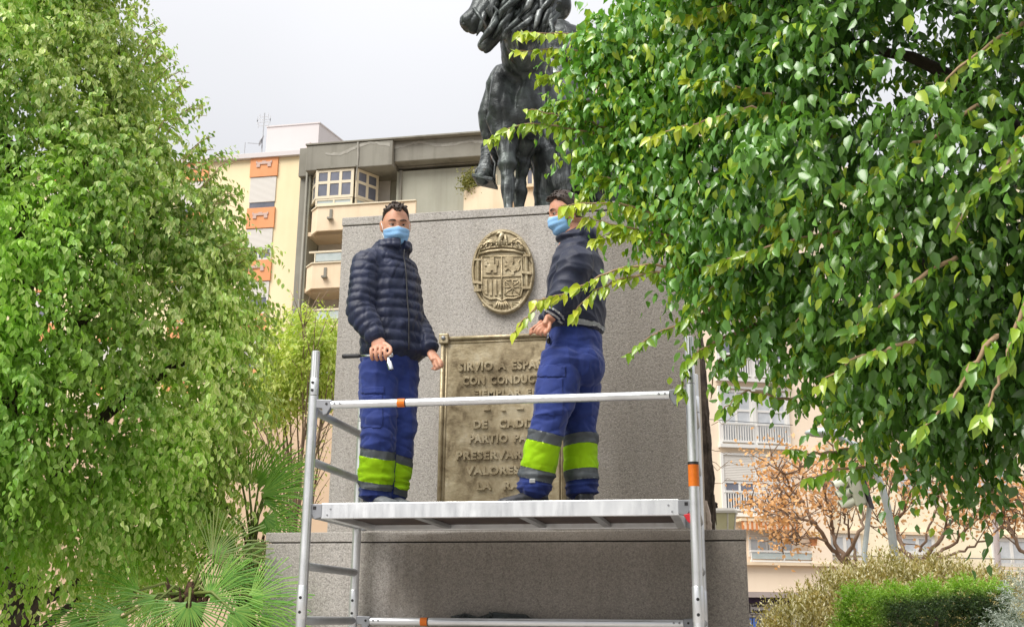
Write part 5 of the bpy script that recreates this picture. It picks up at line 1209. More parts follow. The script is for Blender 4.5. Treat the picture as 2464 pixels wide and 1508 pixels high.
# rough dark trunk right behind the plinth
rngt = random.Random(8); 
tkp = [pix(u, v, 3.6) for u, v in ((1700, 1500), (1700, 1280), (1694, 1120), (1684, 960), (1672, 820), (1660, 680))]
rtk = thing("bark_trunk", (tkp[0].x, tkp[0].y, 0), "dark shaggy tree trunk hugging the plinth's right edge behind the scaffold post", "tree")
mb = MB(); rings = []; N = 46; n = 22
for i in range(N):
    t = i / (N - 1); f = t * (len(tkp) - 1); j = min(int(f), len(tkp) - 2); c = Vector(tkp[j]).lerp(Vector(tkp[j + 1]), f - j)
    if i == 0: c = Vector((c.x, c.y, 0))
    rings.append([c + Vector((math.cos(2 * PI * k / n), math.sin(2 * PI * k / n), 0)) * (.075 * (1 + .22 * noise.noise((k * .9, i * .35, 0)) + .12 * noise.noise((k * 2.1, i * 1.1, 5)))) for k in range(n)])
mb.loft(rings); mb.build("trunk", M_BARK, rtk)
mb = MB()
for k in range(26):
    t = rngt.uniform(.1, .95); f = t * (len(tkp) - 1); j = int(f); c = Vector(tkp[j]).lerp(Vector(tkp[j + 1]), f - j) + Vector((rngt.uniform(.02, .07), rngt.uniform(-.08, .0), 0))
    mb.tube([c, c + Vector((rngt.uniform(-.01, .02), 0, -.12)), c + Vector((rngt.uniform(-.01, .05), 0, -.26))], [.012, .010, .003], 5)
mb.build("bark_strips", M_BARK2 if False else M_BARK, rtk)["kind"] = "stuff"
mb = MB()
for k in range(6):
    v = rngt.uniform(930, 1180); a = Vector(pix(1712, v, 3.6)); pts = [a]
    for i in range(5): a = a + Vector((rngt.uniform(.01, .07), 0, rngt.uniform(-.06, .05))); pts.append(a)
    mb.tube(pts, [.004, .0035, .003, .0025, .002, .0015], 4)
mb.build("twig", M_BARK3, rtk)
mb, _ = limb([pix(1704, 1290, 3.2), pix(1702, 1250, 3.2), pix(1694, 1205, 3.2)], .04, .03, 8, .008); mb.build("peeled_stump", mk_noisy("peeled_wood", (.35, .28, .22), (.50, .42, .35), 20, .9, bump=.6), rtk)
# bronze garland on the base block, only its top shows above the lower rail
gq = pix(1185, 1500, 0)
gl = thing("bronze_garland", (gq.x, -.03, gq.z), "dark bronze garland fixed low on the plinth base, its top just above the lower rail", "garland")
mb = MB(); P3 = [Vector(pix(u, v, -.02)) for u, v in ((1086, 1486), (1120, 1484), (1150, 1492), (1190, 1484), (1225, 1488), (1262, 1488), (1285, 1500), (1300, 1525))]
mb.tube(P3, [.012, .022, .02, .03, .03, .026, .02, .012], 10); mb.build("bough", PATINA, gl, smooth=True)
mb = MB()
for k in range(40):
    i = rngt.randrange(len(P3) - 1); p = P3[i].lerp(P3[i + 1], rngt.random()) + Vector((0, -.02, 0)); e = p + Vector((rngt.uniform(-.05, .05), rngt.uniform(-.03, 0), rngt.uniform(-.04, .035))); mb.tube([p, p.lerp(e, .5), e], [.003, .012, .002], 6)
mb.build("bronze_leaves", PATINA, gl, smooth=True)["kind"] = "stuff"
# plant spilling over the round balcony of the grey-green block
pb = G.P(ga(1150, 470), bal[0], .6); pt = thing("balcony_plant", pb, "trailing green plant spilling over the round cream balcony behind the horse", "plant")
g = np.random.default_rng(5); n = 900; cu, cv = g.normal(1143, 13, n), g.normal(455, 13, n)
P_ = np.array([tuple(G.P(*G.hit(a, min(b, 496)), .9 + g.uniform(-.3, .6))) for a, b in zip(cu, cv)]); D_ = g.normal(size=(n, 3)) + np.array([-.2, 0, -.5]); C = col3(0, (.12, .14, .03), (.30, .28, .08), g.random(n))
foliage(pt, "foliage", [P_, D_, g.normal(size=(n, 3)), g.uniform(.10, .22, n), g.uniform(.06, .12, n)], C, C * 1.1, LEAF_O, 0, True)
# ------------------------------------------------------------------ soft bodies: overlapping lofts grown together
def ell(c, A, B, ra, rb, n=24): return [Vector(c) + A * (ra * math.cos(2 * PI * k / n)) + B * (rb * math.sin(2 * PI * k / n)) for k in range(n)]
def spline(P, R_, seg):
    """Catmull-Rom through points with radii (tuples allowed)"""
    P = [Vector(p) for p in P]; R_ = [r if isinstance(r, tuple) else (r, r) for r in R_]; out, rr = [], []
    for i in range(len(P) - 1):
        p0, p1, p2, p3 = P[max(i - 1, 0)], P[i], P[i + 1], P[min(i + 2, len(P) - 1)]
        for k in range(seg):
            t = k / seg; ts = t * t * (3 - 2 * t)
            out.append(.5 * ((2 * p1) + (p2 - p0) * t + (2 * p0 - 5 * p1 + 4 * p2 - p3) * t * t + (3 * p1 - p0 - 3 * p2 + p3) * t ** 3))
            rr.append((lerp(R_[i][0], R_[i + 1][0], ts), lerp(R_[i][1], R_[i + 1][1], ts)))
    out.append(P[-1]); rr.append(R_[-1]); return out, rr
def flesh(mb, P, R_, seg=8, A=None, n=24, mod=None):
    """loft with elliptical sections; A fixes the direction of the first radius; mod(s, i) adds to the radius along the length"""
    pts, rr = spline(P, R_, seg); rings = []; s = 0; N = len(pts); A0 = A
    for i, p in enumerate(pts):
        t = (pts[min(i + 1, N - 1)] - pts[max(i - 1, 0)]).normalized()
        if i: s += (p - pts[i - 1]).length
        a = A0 if A0 is not None else t.orthogonal()
        a = a - t * a.dot(t); a.normalize()
        if A is None: A0 = a
        b = t.cross(a); d = mod(s) if mod else 0
        rings.append(ell(p, a, b, rr[i][0] + d, rr[i][1] + d, n))
    t0, t1 = (pts[0] - pts[1]).normalized(), (pts[-1] - pts[-2]).normalized()
    r0, r1 = min(rr[0]), min(rr[-1])
    c0 = [pts[0] + t0 * r0 * .35 + (q - pts[0]) * .6 for q in rings[0]]; c1 = [pts[-1] + t1 * r1 * .35 + (q - pts[-1]) * .6 for q in rings[-1]]
    mb.loft([c0] + rings + [c1]); return mb
def grow_together(mb, voxel, smooth=4, f=.5):
    me = mb.mesh("tmp", []); o = bpy.data.objects.new("tmp", me); COL.objects.link(o)
    m = o.modifiers.new("r", 'REMESH'); m.mode = 'VOXEL'; m.voxel_size = voxel
    if smooth: m2 = o.modifiers.new("s", 'SMOOTH'); m2.iterations = smooth; m2.factor = f
    dg = bpy.context.evaluated_depsgraph_get(); dg.update()
    out = bpy.data.meshes.new_from_object(o.evaluated_get(dg)); bpy.data.objects.remove(o); bpy.data.meshes.remove(me); return out
def verts(me): a = np.empty(len(me.vertices) * 3); me.vertices.foreach_get("co", a); return a.reshape(-1, 3)
def norms(me): a = np.empty(len(me.vertices) * 3); me.vertices.foreach_get("normal", a); return a.reshape(-1, 3)
def displace(me, fn):
    V, N = verts(me), norms(me); d = fn(V, N); V = V + N * d[:, None]; me.vertices.foreach_set("co", V.ravel()); me.update()
def pn(V, sc, off=0.0):                        # smooth noise at every vertex
    sc = np.array(sc if hasattr(sc, '__len__') else (sc, sc, sc)); W = V * sc + off
    return np.array([noise.noise((float(a), float(b), float(c))) for a, b, c in W])
def ridges(V, sc, off=0.0, p=2.0): return (1 - np.abs(pn(V, sc, off)) * 2).clip(0, 1) ** p
def finish(me, name, mat, parent, smooth=True):
    me.name = name; me.materials.clear(); me.materials.append(mat)
    me.polygons.foreach_set("use_smooth", np.ones(len(me.polygons), bool)); me.update(); return link_mesh(name, me, parent)
def band(me, name, mat, parent, p0, p1, near, off=.0035):
    """a strip of cloth sewn on: the part of the mesh between two planes across the limb, lifted off it"""
    bm = bmesh.new(); bm.from_mesh(me); p0, p1 = Vector(p0), Vector(p1); d = (p1 - p0).normalized()
    dead = [v for v in bm.verts if not near(v.co)]; bmesh.ops.delete(bm, geom=dead, context='VERTS')
    for p, n in ((p0, -d), (p1, d)):
        bmesh.ops.bisect_plane(bm, geom=bm.verts[:] + bm.edges[:] + bm.faces[:], plane_co=p, plane_no=n, clear_outer=True)
    bm.normal_update()
    for v in bm.verts: v.co += v.normal * off
    ex = bmesh.ops.extrude_face_region(bm, geom=bm.faces[:]); vs = [g for g in ex["geom"] if isinstance(g, bmesh.types.BMVert)]
    for v in vs: v.co += v.normal * -.0
    m2 = bpy.data.meshes.new(name); bm.to_mesh(m2); bm.free()
    m2.materials.append(mat); m2.polygons.foreach_set("use_smooth", np.ones(len(m2.polygons), bool)); m2.update(); return link_mesh(name, m2, parent)
def mk_cloth(name, c, rough=.7, sheen=.3, weave=900, var=.75, spec=.3, bump=.12):
    m = material(name, c, rough, spec=spec); g = NG(m); n = g.noise(9, 5, .6); w = g.noise(weave, 2)
    g.color(g.ramp(n, [(.35, tuple(x * var for x in c)), (.65, c)])); g.bump(g.math('ADD', g.math('MULTIPLY', w, .25), g.noise(38, 4, .6)), bump, .006)
    m.node_tree.nodes["Principled BSDF"].inputs["Sheen Weight"].default_value = sheen; return m
def mk_skin(name, c):
    m = material(name, c, .5, spec=.4); g = NG(m); n = g.noise(22, 4, .6); n2 = g.noise(160, 3)
    g.color(g.ramp(n, [(.35, (c[0] * .88, c[1] * .76, c[2] * .70)), (.65, c)])); g.bump(n2, .12, .002)
    b = m.node_tree.nodes["Principled BSDF"]; b.inputs["Subsurface Weight"].default_value = .12; b.inputs["Subsurface Radius"].default_value = (.012, .005, .003); return m
SKIN = mk_skin("skin", (.60, .33, .225)); SKIN2 = mk_skin("skin", (.58, .30, .20))
M_HAIR = mk_noisy("dark_hair", (.016, .010, .007), (.065, .040, .028), 60, .5, bump=.7, bscale=190)
M_MASK = mk_cloth("mask_cloth", (.26, .50, .82), .75, .1, 700, .92); M_MASKW = material("mask_edge", (.78, .82, .86), .7)
M_PUFF = mk_cloth("navy_padded_nylon", (.016, .023, .060), .48, .08, 600, .6, .30, .3)
M_WIND = mk_cloth("navy_windbreaker", (.014, .019, .046), .55, .1, 600, .7, .32, .2)
M_TROU = mk_cloth("royal_blue_workwear", (.021, .042, .205), .75, .15, 800, .72, .25, .2)
M_HIVIS = mk_cloth("fluorescent_yellow_cloth", (.60, .98, .015), .7, .1, 700, .88, .25, .18); M_REFL = mk_cloth("grey_reflective_tape", (.19, .215, .235), .45, .0, 300, .85, .5, .1)
M_SHOE = mk_noisy("dark_shoe", (.025, .027, .032), (.06, .06, .07), 30, .45); M_SHOEG = mk_noisy("grey_shoe", (.12, .13, .14), (.22, .23, .24), 40, .6)
M_EYE = material("eye_white", (.48, .42, .38), .3); M_IRIS = material("iris", (.03, .016, .010), .15)
M_PIPE = mk_cloth("pale_piping", (.55, .57, .58), .7, .1, 500, .9)

def head_frame(F_, tilt=0):
    F_ = Vector(F_).normalized(); R_ = F_.cross(Vector((0, 0, 1))).normalized(); U_ = R_.cross(F_)
    if tilt: q = Matrix.Rotation(tilt, 3, F_); R_ = q @ R_; U_ = q @ U_
    return R_, F_, U_
HS = (.078, .098, .122)
def head_local(th, ph):
    """point of a head at polar angle th from the crown, azimuth ph from the face; x right, y forward, z up"""
    x, y, z = math.sin(th) * math.sin(ph), math.sin(th) * math.cos(ph), math.cos(th)
    X, Y, Z = x * HS[0], y * HS[1], z * HS[2]
    if z < 0:
        k = z * z; X *= 1 - .30 * k; Y = Y * (1 - .12 * k) if y > 0 else Y * (1 - .50 * k)
    if y > 0: Y *= 1 - .06 * y * (1 - abs(z))
    if y > .2:
        e = math.exp
        for s in (-1, 1): Y -= .011 * e(-((X - s * .031) / .015) ** 2 - ((Z - .012) / .012) ** 2)
        Y += .005 * e(-(X / .05) ** 2 - ((Z - .034) / .010) ** 2)
        Y += .021 * e(-(X / .012) ** 2 - ((Z + .028) / .018) ** 2) + .009 * e(-(X / .009) ** 2 - ((Z - .002) / .02) ** 2)
        Y += .006 * e(-(X / .02) ** 2 - ((Z + .066) / .010) ** 2) + .008 * e(-(X / .022) ** 2 - ((Z + .100) / .014) ** 2)
        for s in (-1, 1): Y += .005 * e(-((X - s * .045) / .018) ** 2 - ((Z + .018) / .016) ** 2)
    return Vector((X, Y, Z))
def add_head(mb, c, fr):
    R_, F_, U_ = fr; W = lambda p: c + R_ * p.x + F_ * p.y + U_ * p.z
    rings = []
    for j in range(41):
        th = PI * min(max(j / 40, .004), .996); rings.append([W(head_local(th, 2 * PI * k / 64)) for k in range(64)][::-1])
    mb.loft(rings[::1])
    for s in (-1, 1):
        e = W(Vector((s * .080, -.008, -.004))); a = (R_ * s * .55 - F_ * .83).normalized(); up_ = (U_ + F_ * -.15).normalized(); b = a.cross(up_)
        rg_ = []
        for t, w in ((-1, .25), (-.75, .7), (-.3, .85), (.2, 1.05), (.65, 1.0), (.92, .6), (1, .2)): rg_.append(ell(e + up_ * .033 * t, a, b, .017 * w, .006 * w + .002, 12))
        mb.loft(rg_)
    return W
def face_parts(W, fr, parent, look=(0, 0)):
    R_, F_, U_ = fr
    for s in (-1, 1):
        mb = MB(); c = W(Vector((s * .031, .0745, .012))); mb.ball(c, .0125, 14, 10); ey = mb.build("eye", M_EYE, parent, smooth=True)
        mb = MB(); d = (F_ + R_ * look[0] + U_ * look[1]).normalized(); mb.lathe(c + d * .0108, [(.0070, 0), (.0060, .0016), (.0001, .0022)], 12, d); mb.build("iris", M_IRIS, ey, smooth=True)
        mb = MB(); pts = [W(Vector((s * (.031 + .0165 * q), (.0850) - .012 * q * q - (.003 if q > .6 else 0), .0172 - .0035 * q * q))) for q in (-1, -.5, 0, .5, 1)]; mb.tube(pts, [.0015, .0042, .0052, .0042, .0015], 6); mb.build("eyelid", SKIN, parent, smooth=True)
        mb = MB(); pts = [W(Vector((s * (.032 + .022 * q), .0925 - .014 * max(q, 0) ** 2 - .002 * abs(q), .0315 + .004 * (1 - q * q) - (.005 if q > .5 else 0)))) for q in (-1, -.5, 0, .5, 1)]
        mb.tube(pts, [.0030, .0050, .0050, .0040, .0012], 7); mb.build("eyebrow", M_HAIR, parent, smooth=True)
def add_mask(W, parent, seed=1):
    n, m = 25, 21; rows = []
    for j in range(m):
        t = j / (m - 1); row = []
        for i in range(n):
            s = i / (n - 1) * 2 - 1
            zt_ = -.004 - .022 * abs(s) ** 1.6 + .004 * math.exp(-(s / .12) ** 2); zb_ = -.128 + .036 * abs(s) ** 1.5
            z = lerp(zt_, zb_, t); a = s * 1.22
            rx = .0745 * (1 - .20 * t ** 2); ry = .094 * (1 - .10 * t * t)
            b = .020 * math.exp(-(s / .38) ** 2) * math.exp(-((t - .28) / .26) ** 2) + .012 * math.exp(-(s / .6) ** 2) * t * (1 - t) * 2 + .003
            pl_ = .0032 * math.sin(2 * PI * 3.2 * t + .8 * s * s + .5 * math.sin(5 * s + seed)) * (1 - abs(s) ** 3) * (0 if t < .1 else 1)
            k = 1 - .35 * max(0, t - .80) / .2
            X = math.sin(a) * (rx + b * .4 + .004); Y = (math.cos(a) * ry + b + pl_) * k
            row.append(W(Vector((X, Y, z))))
        rows.append(row)
    mb = MB(); mb.loft(rows[::-1], caps=False, closed=False); o = mb.build("face_mask", M_MASK, parent, smooth=True)
    md = o.modifiers.new("thick", 'SOLIDIFY'); md.thickness = .002
    mb = MB(); mb.tube([p for p in rows[0]], .0028, 6); mb.build("mask_edge", M_MASKW, o, smooth=True)
    for i, s in ((0, -1), (n - 1, 1)):
        mb = MB(); e0, e1 = rows[2][i], rows[-4][i]; ear = W(Vector((s * .084, -.010, .022))); ear2 = W(Vector((s * .080, -.014, -.034)))
        mb.tube([e0, e0.lerp(ear, .5), ear], .0018, 6); mb.tube([e1, ear2], .0018, 6); mb.build("ear_loop", M_MASKW, o, smooth=True)
    return o
def add_hair(W, parent, seed, top=.020, side=.005, front=.070, curls=70):
    rng = random.Random(seed); rows = []
    nj, nk = 26, 60
    for j in range(nj + 1):
        row = []
        for k in range(nk):
            ph = 2 * PI * k / nk; fz = math.cos(ph)
            zl = lerp(-.058, front, sstep(-.35, .75, fz)) ; zl += .030 * math.exp(-((abs(math.sin(ph)) - 1) / .12) ** 2) * (1 if fz > -.3 else 0)
            if fz > .7: zl += .014 * (1 - abs(math.sin(ph)) / .7) * 0 + .012 * sstep(.25, .6, abs(math.sin(ph)))
            thm = math.acos(max(-1, min(1, zl / HS[2]))); th = lerp(.01, thm, j / nj); p = head_local(th, ph); q = p.copy(); nrm = Vector((q.x / HS[0] ** 2, q.y / HS[1] ** 2, q.z / HS[2] ** 2)).normalized()
            w = sstep(0, .18, 1 - j / nj); hgt = lerp(side, top, sstep(.03, .10, p.z))
            d = hgt * w * (1 + .45 * noise.noise((p.x * 60 + seed, p.y * 60, p.z * 60))) + .0008 - .004 * (1 - w)
            row.append(W(p + nrm * d))
        rows.append(row[::-1])
    mb = MB(); mb.loft(rows); hr = mb.build("hair", M_HAIR, parent, smooth=True)
    mb = MB()
    for i in range(curls):
        th, ph = rng.uniform(.05, .85), rng.uniform(-1.9, 1.9); p = head_local(th, ph); nrm = Vector((p.x / HS[0] ** 2, p.y / HS[1] ** 2, p.z / HS[2] ** 2)).normalized()
        b = p + nrm * top * .6; sw = Vector((rng.uniform(-.5, .5), rng.uniform(.1, .9), rng.uniform(-.3, .3))) * .018
        mb.tube([W(b), W(b + nrm * .010 + sw * .5), W(b + nrm * .008 + sw), W(b + nrm * .001 + sw * 1.35)], [.0048, .0050, .0040, .0012], 6)
    mb.build("hair_tufts", M_HAIR, hr, smooth=True)["kind"] = "stuff"
    return hr
def finger(mb, pts, r): flesh(mb, pts, [r, r * 1.0, r * .95, r * .80][:len(pts)] if len(pts) <= 4 else [lerp(r, r * .8, i / (len(pts) - 1)) for i in range(len(pts))], 4, None, 10)
def shoe(name, heel, toe, zg, mat, parent, h=.095, w=.048):
    heel, toe = Vector(heel), Vector(toe); d = (toe - heel); d.z = 0; L = d.length; d.normalize(); s = Vector((-d.y, d.x, 0)); mb = MB(); rings = []
    for t, ww, hh in ((-.03, .55, .5), (0, .85, .85), (.12, .95, 1.0), (.30, .90, 1.0), (.45, .92, .80), (.62, 1.05, .60), (.80, 1.06, .48), (.93, .85, .38), (1.0, .45, .24)):
        c = heel + d * L * t; r = []
        for k in range(20):
            a = 2 * PI * k / 20; ca, sa = math.cos(a), math.sin(a); zz2 = (sa * .5 + .5) * h * hh if sa > -.6 else 0
            r.append(Vector((c.x, c.y, zg + .004)) + s * (abs(ca) ** .7 * (1 if ca > 0 else -1) * w * ww * (1 if sa < .3 else 1 - .35 * (sa - .3))) + Vector((0, 0, zz2)))
        rings.append(r)
    mb.loft(rings); o = mb.build(name, mat, parent, smooth=True)
    mb = MB(); rings = []
    for z, g_ in ((zg + .001, 1.03), (zg + .022, 1.06)):
        out = []
        for k in range(28):
            a = 2 * PI * k / 28; out.append(Vector((0, 0, z)) + Vector((heel.x, heel.y, 0)) + d * (L * .49 + math.cos(a) * L * .535 * g_) + s * math.sin(a) * w * 1.0 * g_ * (1 - .12 * math.cos(a + 2)))
        rings.append(out)
    mb.loft(rings); mb.build("sole", RUBBER, o, smooth=True, ang=50); return o

# ================================================================== first worker
def leg_near(h, k, a, others):
    def dist(p, q, r):
        ab = r - q; t = max(0, min(1, (p - q).dot(ab) / ab.length_squared)); return (p - q - ab * t).length
    return lambda co: min(dist(co, h, k), dist(co, k, a)) <= min(dist(co, others[0], others[1]), dist(co, others[1], others[2])) 
def trousers(root, waist, hipR, kneeR, ankR, hipL, kneeL, ankL, A_, rw, seed, thigh=.116, knee=.094, hem=.086, butt=None):
    mb = MB(); cr = (hipR + hipL) / 2 + Vector((0, 0, -.06))
    flesh(mb, [waist, waist.lerp(cr, .45), cr], [(rw[0], rw[1]), (rw[0] * 1.04, rw[1] * 1.08), (rw[0] * .80, rw[1] * .85)], 8, A_)
    for h, k, a in ((hipR, kneeR, ankR), (hipL, kneeL, ankL)):
        d = (k - a).normalized(); flesh(mb, [h + Vector((0, 0, .02)), h.lerp(k, .5), k, k.lerp(a, .5), a + Vector((0, 0, -.035))], [thigh, thigh * .94, knee, (knee + hem) / 2 * 1.02, hem], 9, A_, 28)
    if butt is not None: mb.ball(butt[0], butt[1], 20, 14)
    me = grow_together(mb, .0072, 5)
    def f(V, N):
        z = V[:, 2]; lowz = min(ankR.z, ankL.z); kz = (kneeR.z + kneeL.z) / 2
        break_ = np.exp(-((z - lowz - .03) / .08) ** 2); kn = np.exp(-((z - kz) / .10) ** 2); gr = np.exp(-((z - hipR.z + .05) / .10) ** 2)
        w = ridges(V, (4.5, 4.5, 11), seed) - .4; w2 = ridges(V, (3, 3, 26), seed + 9) - .4; w3 = ridges(V, (9, 9, 3.2), seed + 4, 3) - .3
        sh = ridges(V + V[:, [2, 0, 1]] * .35, (7, 7, 17), seed + 2, 4); return w * (.0055 + .004 * kn + .003 * gr) + w2 * .013 * break_ + w3 * .006 - sh * (.0045 + .003 * kn) + pn(V, 34, seed) * .0014
    displace(me, f); return finish(me, "trousers", M_TROU, root)
def leg_bands(tr, root, k, a, near, cuts, skew=Vector((0, 0, 0))):
    d = (a - k) ; ax = d.normalized()
    for nm, mt, s0, s1 in cuts:
        p0, p1 = k + d * s0, k + d * s1
        n = (ax + skew).normalized(); p1 = p0 + n * (p1 - p0).dot(n)
        band(tr.data, nm, mt, tr, p0, p1, near)

F1 = Vector((.77, -.64, 0)); R1 = F1.cross(Vector((0, 0, 1)))
m1 = thing("person", (pix(920, 1197, -.45).x, -.45, ZP), "masked man in padded jacket and hi-vis trousers facing the viewer, ratchet in hand", "person", "workers on the scaffold")
hipR, hipL = pix(912, 890, -.50), pix(962, 890, -.40); kneeR, kneeL = pix(912, 1045, -.545), pix(958, 1050, -.41); ankR, ankL = pix(903, 1178, -.50), pix(942, 1180, -.40)
waist = pix(940, 815, -.45)
J1 = dict(neck=pix(944, 600, -.46), chest=pix(938, 700, -.46), sR=pix(881, 640, -.60), eR=pix(868, 748, -.66), wR=pix(906, 822, -.70), sL=pix(972, 655, -.31), eL=pix(994, 762, -.33), wL=pix(1036, 846, -.45))
HF1 = head_frame((.42, -.86, -.34), rad(4)); HC1 = pix(952, 544, -.478)
mb = MB(); W1 = add_head(mb, HC1, HF1)
flesh(mb, [waist, J1["chest"], J1["neck"] + Vector((0, 0, -.06)), J1["neck"], HC1 + Vector((0, .01, -.05))], [(.14, .10), (.15, .10), (.10, .08), .062, .058], 6, R1)
for h, k, a in ((hipR, kneeR, ankR), (hipL, kneeL, ankL)): flesh(mb, [waist.lerp(h, .3), h, k, k.lerp(a, .4), a, a + Vector((0, 0, -.05))], [.08, .08, .055, .055, .04, .04], 5)
flesh(mb, [J1["sR"], J1["eR"], J1["wR"]], [.05, .04, .030], 5); flesh(mb, [J1["sL"], J1["eL"], J1["wL"]], [.05, .04, .030], 5)
# right fist closed on the ratchet
T0, T1 = pix(824, 857, -.735), pix(938, 854, -.735); ta = (T1 - T0).normalized()
pm = pix(913, 834, -.712)
flesh(mb, [J1["wR"] + Vector((0, 0, .01)), pix(910, 826, -.708), pix(914, 842, -.716)], [(.030, .026), (.040, .024), (.044, .024)], 6, ta)
for i, u in enumerate((897, 908, 919, 930)):
    kx = Vector(pix(u, 836 + abs(i - 1.4) * 1.5, -.728)); c = Vector(pix(u, 855, -.735)); L_ = (.0225, .0245, .024, .021)[i]
    finger(mb, [kx, kx + Vector((0, -.026, -.010)), c + Vector((0, -.026, -.004)), c + Vector((0, -.008, -L_)), c + Vector((0, .016, -.016))], .0105 - .0008 * (i == 3))
finger(mb, [pix(926, 826, -.716), pix(938, 836, -.735), pix(939, 848, -.752), pix(930, 854, -.757)], .0115)
# left hand, thumb meeting the forefinger
pmL = pix(1045, 862, -.475)
flesh(mb, [J1["wL"], pix(1043, 857, -.465), pix(1050, 868, -.485)], [(.026, .022), (.036, .020), (.037, .019)], 6, Vector((.3, .8, .3)).normalized())
for i, (a, b, c, d) in enumerate((((1052, 862, -.50), (1060, 868, -.52), (1064, 876, -.52), (1063, 884, -.51)), ((1050, 868, -.505), (1057, 876, -.525), (1057, 884, -.515), (1051, 887, -.50)), ((1046, 871, -.50), (1051, 881, -.515), (1049, 888, -.505), (1044, 888, -.49)), ((1041, 872, -.49), (1045, 881, -.50), (1043, 887, -.49), (1039, 886, -.48)))):
    finger(mb, [pix(*a), pix(*b), pix(*c), pix(*d)], .0098 - .0006 * i)
finger(mb, [pix(1046, 856, -.48), pix(1054, 865, -.515), pix(1058, 874, -.53), pix(1061, 882, -.53)], .0105)
me = grow_together(mb, .0042, 3); bd1 = finish(me, "body", SKIN, m1)
face_parts(W1, HF1, m1, (-.12, -.05)); add_mask(W1, m1, 1); add_hair(W1, m1, 3, .015, .0028, .086, 34)
tr1 = trousers(m1, waist, hipR, kneeR, ankR, hipL, kneeL, ankL, R1, (.165, .135), 2.0, .116, .098, .090)
nR = leg_near(hipR, kneeR, ankR, (hipL, kneeL, ankL)); nL = leg_near(hipL, kneeL, ankL, (hipR, kneeR, ankR))
cuts = [("reflective_band", M_REFL, .27, .42), ("fluorescent_band", M_HIVIS, .421, .86), ("reflective_band", M_REFL, .861, .98)]
leg_bands(tr1, m1, kneeR, ankR, nR, cuts, Vector((-.10, 0, 0))); leg_bands(tr1, m1, kneeL, ankL, nL, [(a, b, c + .06, d + .06) for a, b, c, d in cuts], Vector((-.20, 0, 0)))
hR = Vector((ankR.x, ankR.y, 0)); shoe("shoe", hR - F1 * .06, hR + F1 * .20, ZP, M_SHOEG, m1); hL = Vector((ankL.x, ankL.y, 0)); shoe("shoe", hL - F1 * .06, hL + F1 * .20, ZP, M_SHOEG, m1)
# padded jacket
Q = .060
quilt = lambda s: .0110 * abs(math.sin(PI * s / Q + .25 * math.sin(s * 23))) ** .55 - .004
quilts = lambda s: .0105 * abs(math.sin(PI * s / .048)) ** .55 - .004
mb = MB()
hem = pix(946, 858, -.455)
flesh(mb, [hem, pix(945, 800, -.455), pix(941, 730, -.455), pix(936, 670, -.46), pix(936, 632, -.46), pix(941, 606, -.462), pix(945, 592, -.466)], [(.190, .158), (.184, .155), (.188, .150), (.186, .138), (.158, .114), (.105, .095), (.088, .084)], 26, R1, 48, quilt)
flesh(mb, [J1["sR"] + Vector((.045, .05, .03)), J1["sR"], J1["sR"].lerp(J1["eR"], .5), J1["eR"], J1["eR"].lerp(J1["wR"], .5), J1["wR"] + Vector((0, 0, .012))], [.070, .082, .078, .074, .068, .054], 18, None, 32, quilts)
flesh(mb, [J1["sL"] + Vector((-.04, -.04, .03)), J1["sL"], J1["sL"].lerp(J1["eL"], .5), J1["eL"], J1["eL"].lerp(J1["wL"], .5), J1["wL"] + Vector((0, 0, .012))], [.068, .076, .072, .066, .060, .048], 18, None, 32, quilts)
for dz, r in ((-.006, .098), (.018, .093)):                     # high padded collar
    c = pix(944, 599, -.462) + Vector((0, 0, dz)) + F1 * .006; mb.tube([c + (R1 * math.cos(t) * .96 + F1 * math.sin(t)) * r for t in [rad(97) + rad(346) * k / 30 for k in range(31)]], [.020] * 31, 10)
me = grow_together(mb, .0062, 2, .4)
displace(me, lambda V, N: (ridges(V, (10, 10, 5), 3, 2) - .4) * .006 + pn(V, (30, 30, 14), 1) * .0035 + pn(V, (7, 7, 4), 7) * .007 - ridges(V, (22, 22, 9), 11, 3) * .004)
jk1 = finish(me, "padded_jacket", M_PUFF, m1)
mb = MB(); zp_ = []
for v in range(612, 868, 16):                                # front zip
    c = pix(945, v, -.458); zp_.append(c)
Vj = verts(me); 
zl = []
for c in zp_:
    d = Vj - np.array(c); along = d @ np.array(F1); side_ = np.abs(d @ np.array(R1)) + np.abs(d[:, 2]) * .8; ok = (side_ < .035) & (along > 0)
    if ok.any(): zl.append(c + F1 * (float(along[ok].max()) + .001))
if len(zl) > 3: mb.tube(zl, .0042, 6); mb.build("zip", RUBBER, jk1, smooth=True)
# ratchet
M_CHROME = mk_alu("chrome_tool", (.78, .80, .84), .18, 1.0)
rt1 = thing("ratchet_wrench", T0.lerp(T1, .5), "chrome ratchet wrench with black grip held in the first worker's fist", "tool")
mb = MB(); mb.tube([T0, T0 + ta * .01, T0.lerp(T1, .12), T0.lerp(T1, .34), T0.lerp(T1, .38)], [.010, .013, .0125, .0115, .008], 14); mb.build("grip", RUBBER, rt1, smooth=True)
mb = MB(); mb.tube([T0.lerp(T1, .37), T1], .0062, 12); mb.build("shaft", M_CHROME, rt1, smooth=True)
mb = MB(); mb.ball(T1, (.020, .016, .016), 14, 10); mb.build("ratchet_head", M_CHROME, rt1, smooth=True)
s0, s1 = Vector(pix(933, 860, -.745)), Vector(pix(941, 889, -.745)); mb = MB(); dd = (s1 - s0).normalized(); mb.lathe(s0, [(.009, 0), (.010, .02), (.0145, .026), (.0145, (s1 - s0).length), (.010, (s1 - s0).length + .001), (.0095, (s1 - s0).length - .012)], 16, dd); mb.build("socket", M_CHROME, rt1, smooth=True, ang=40)

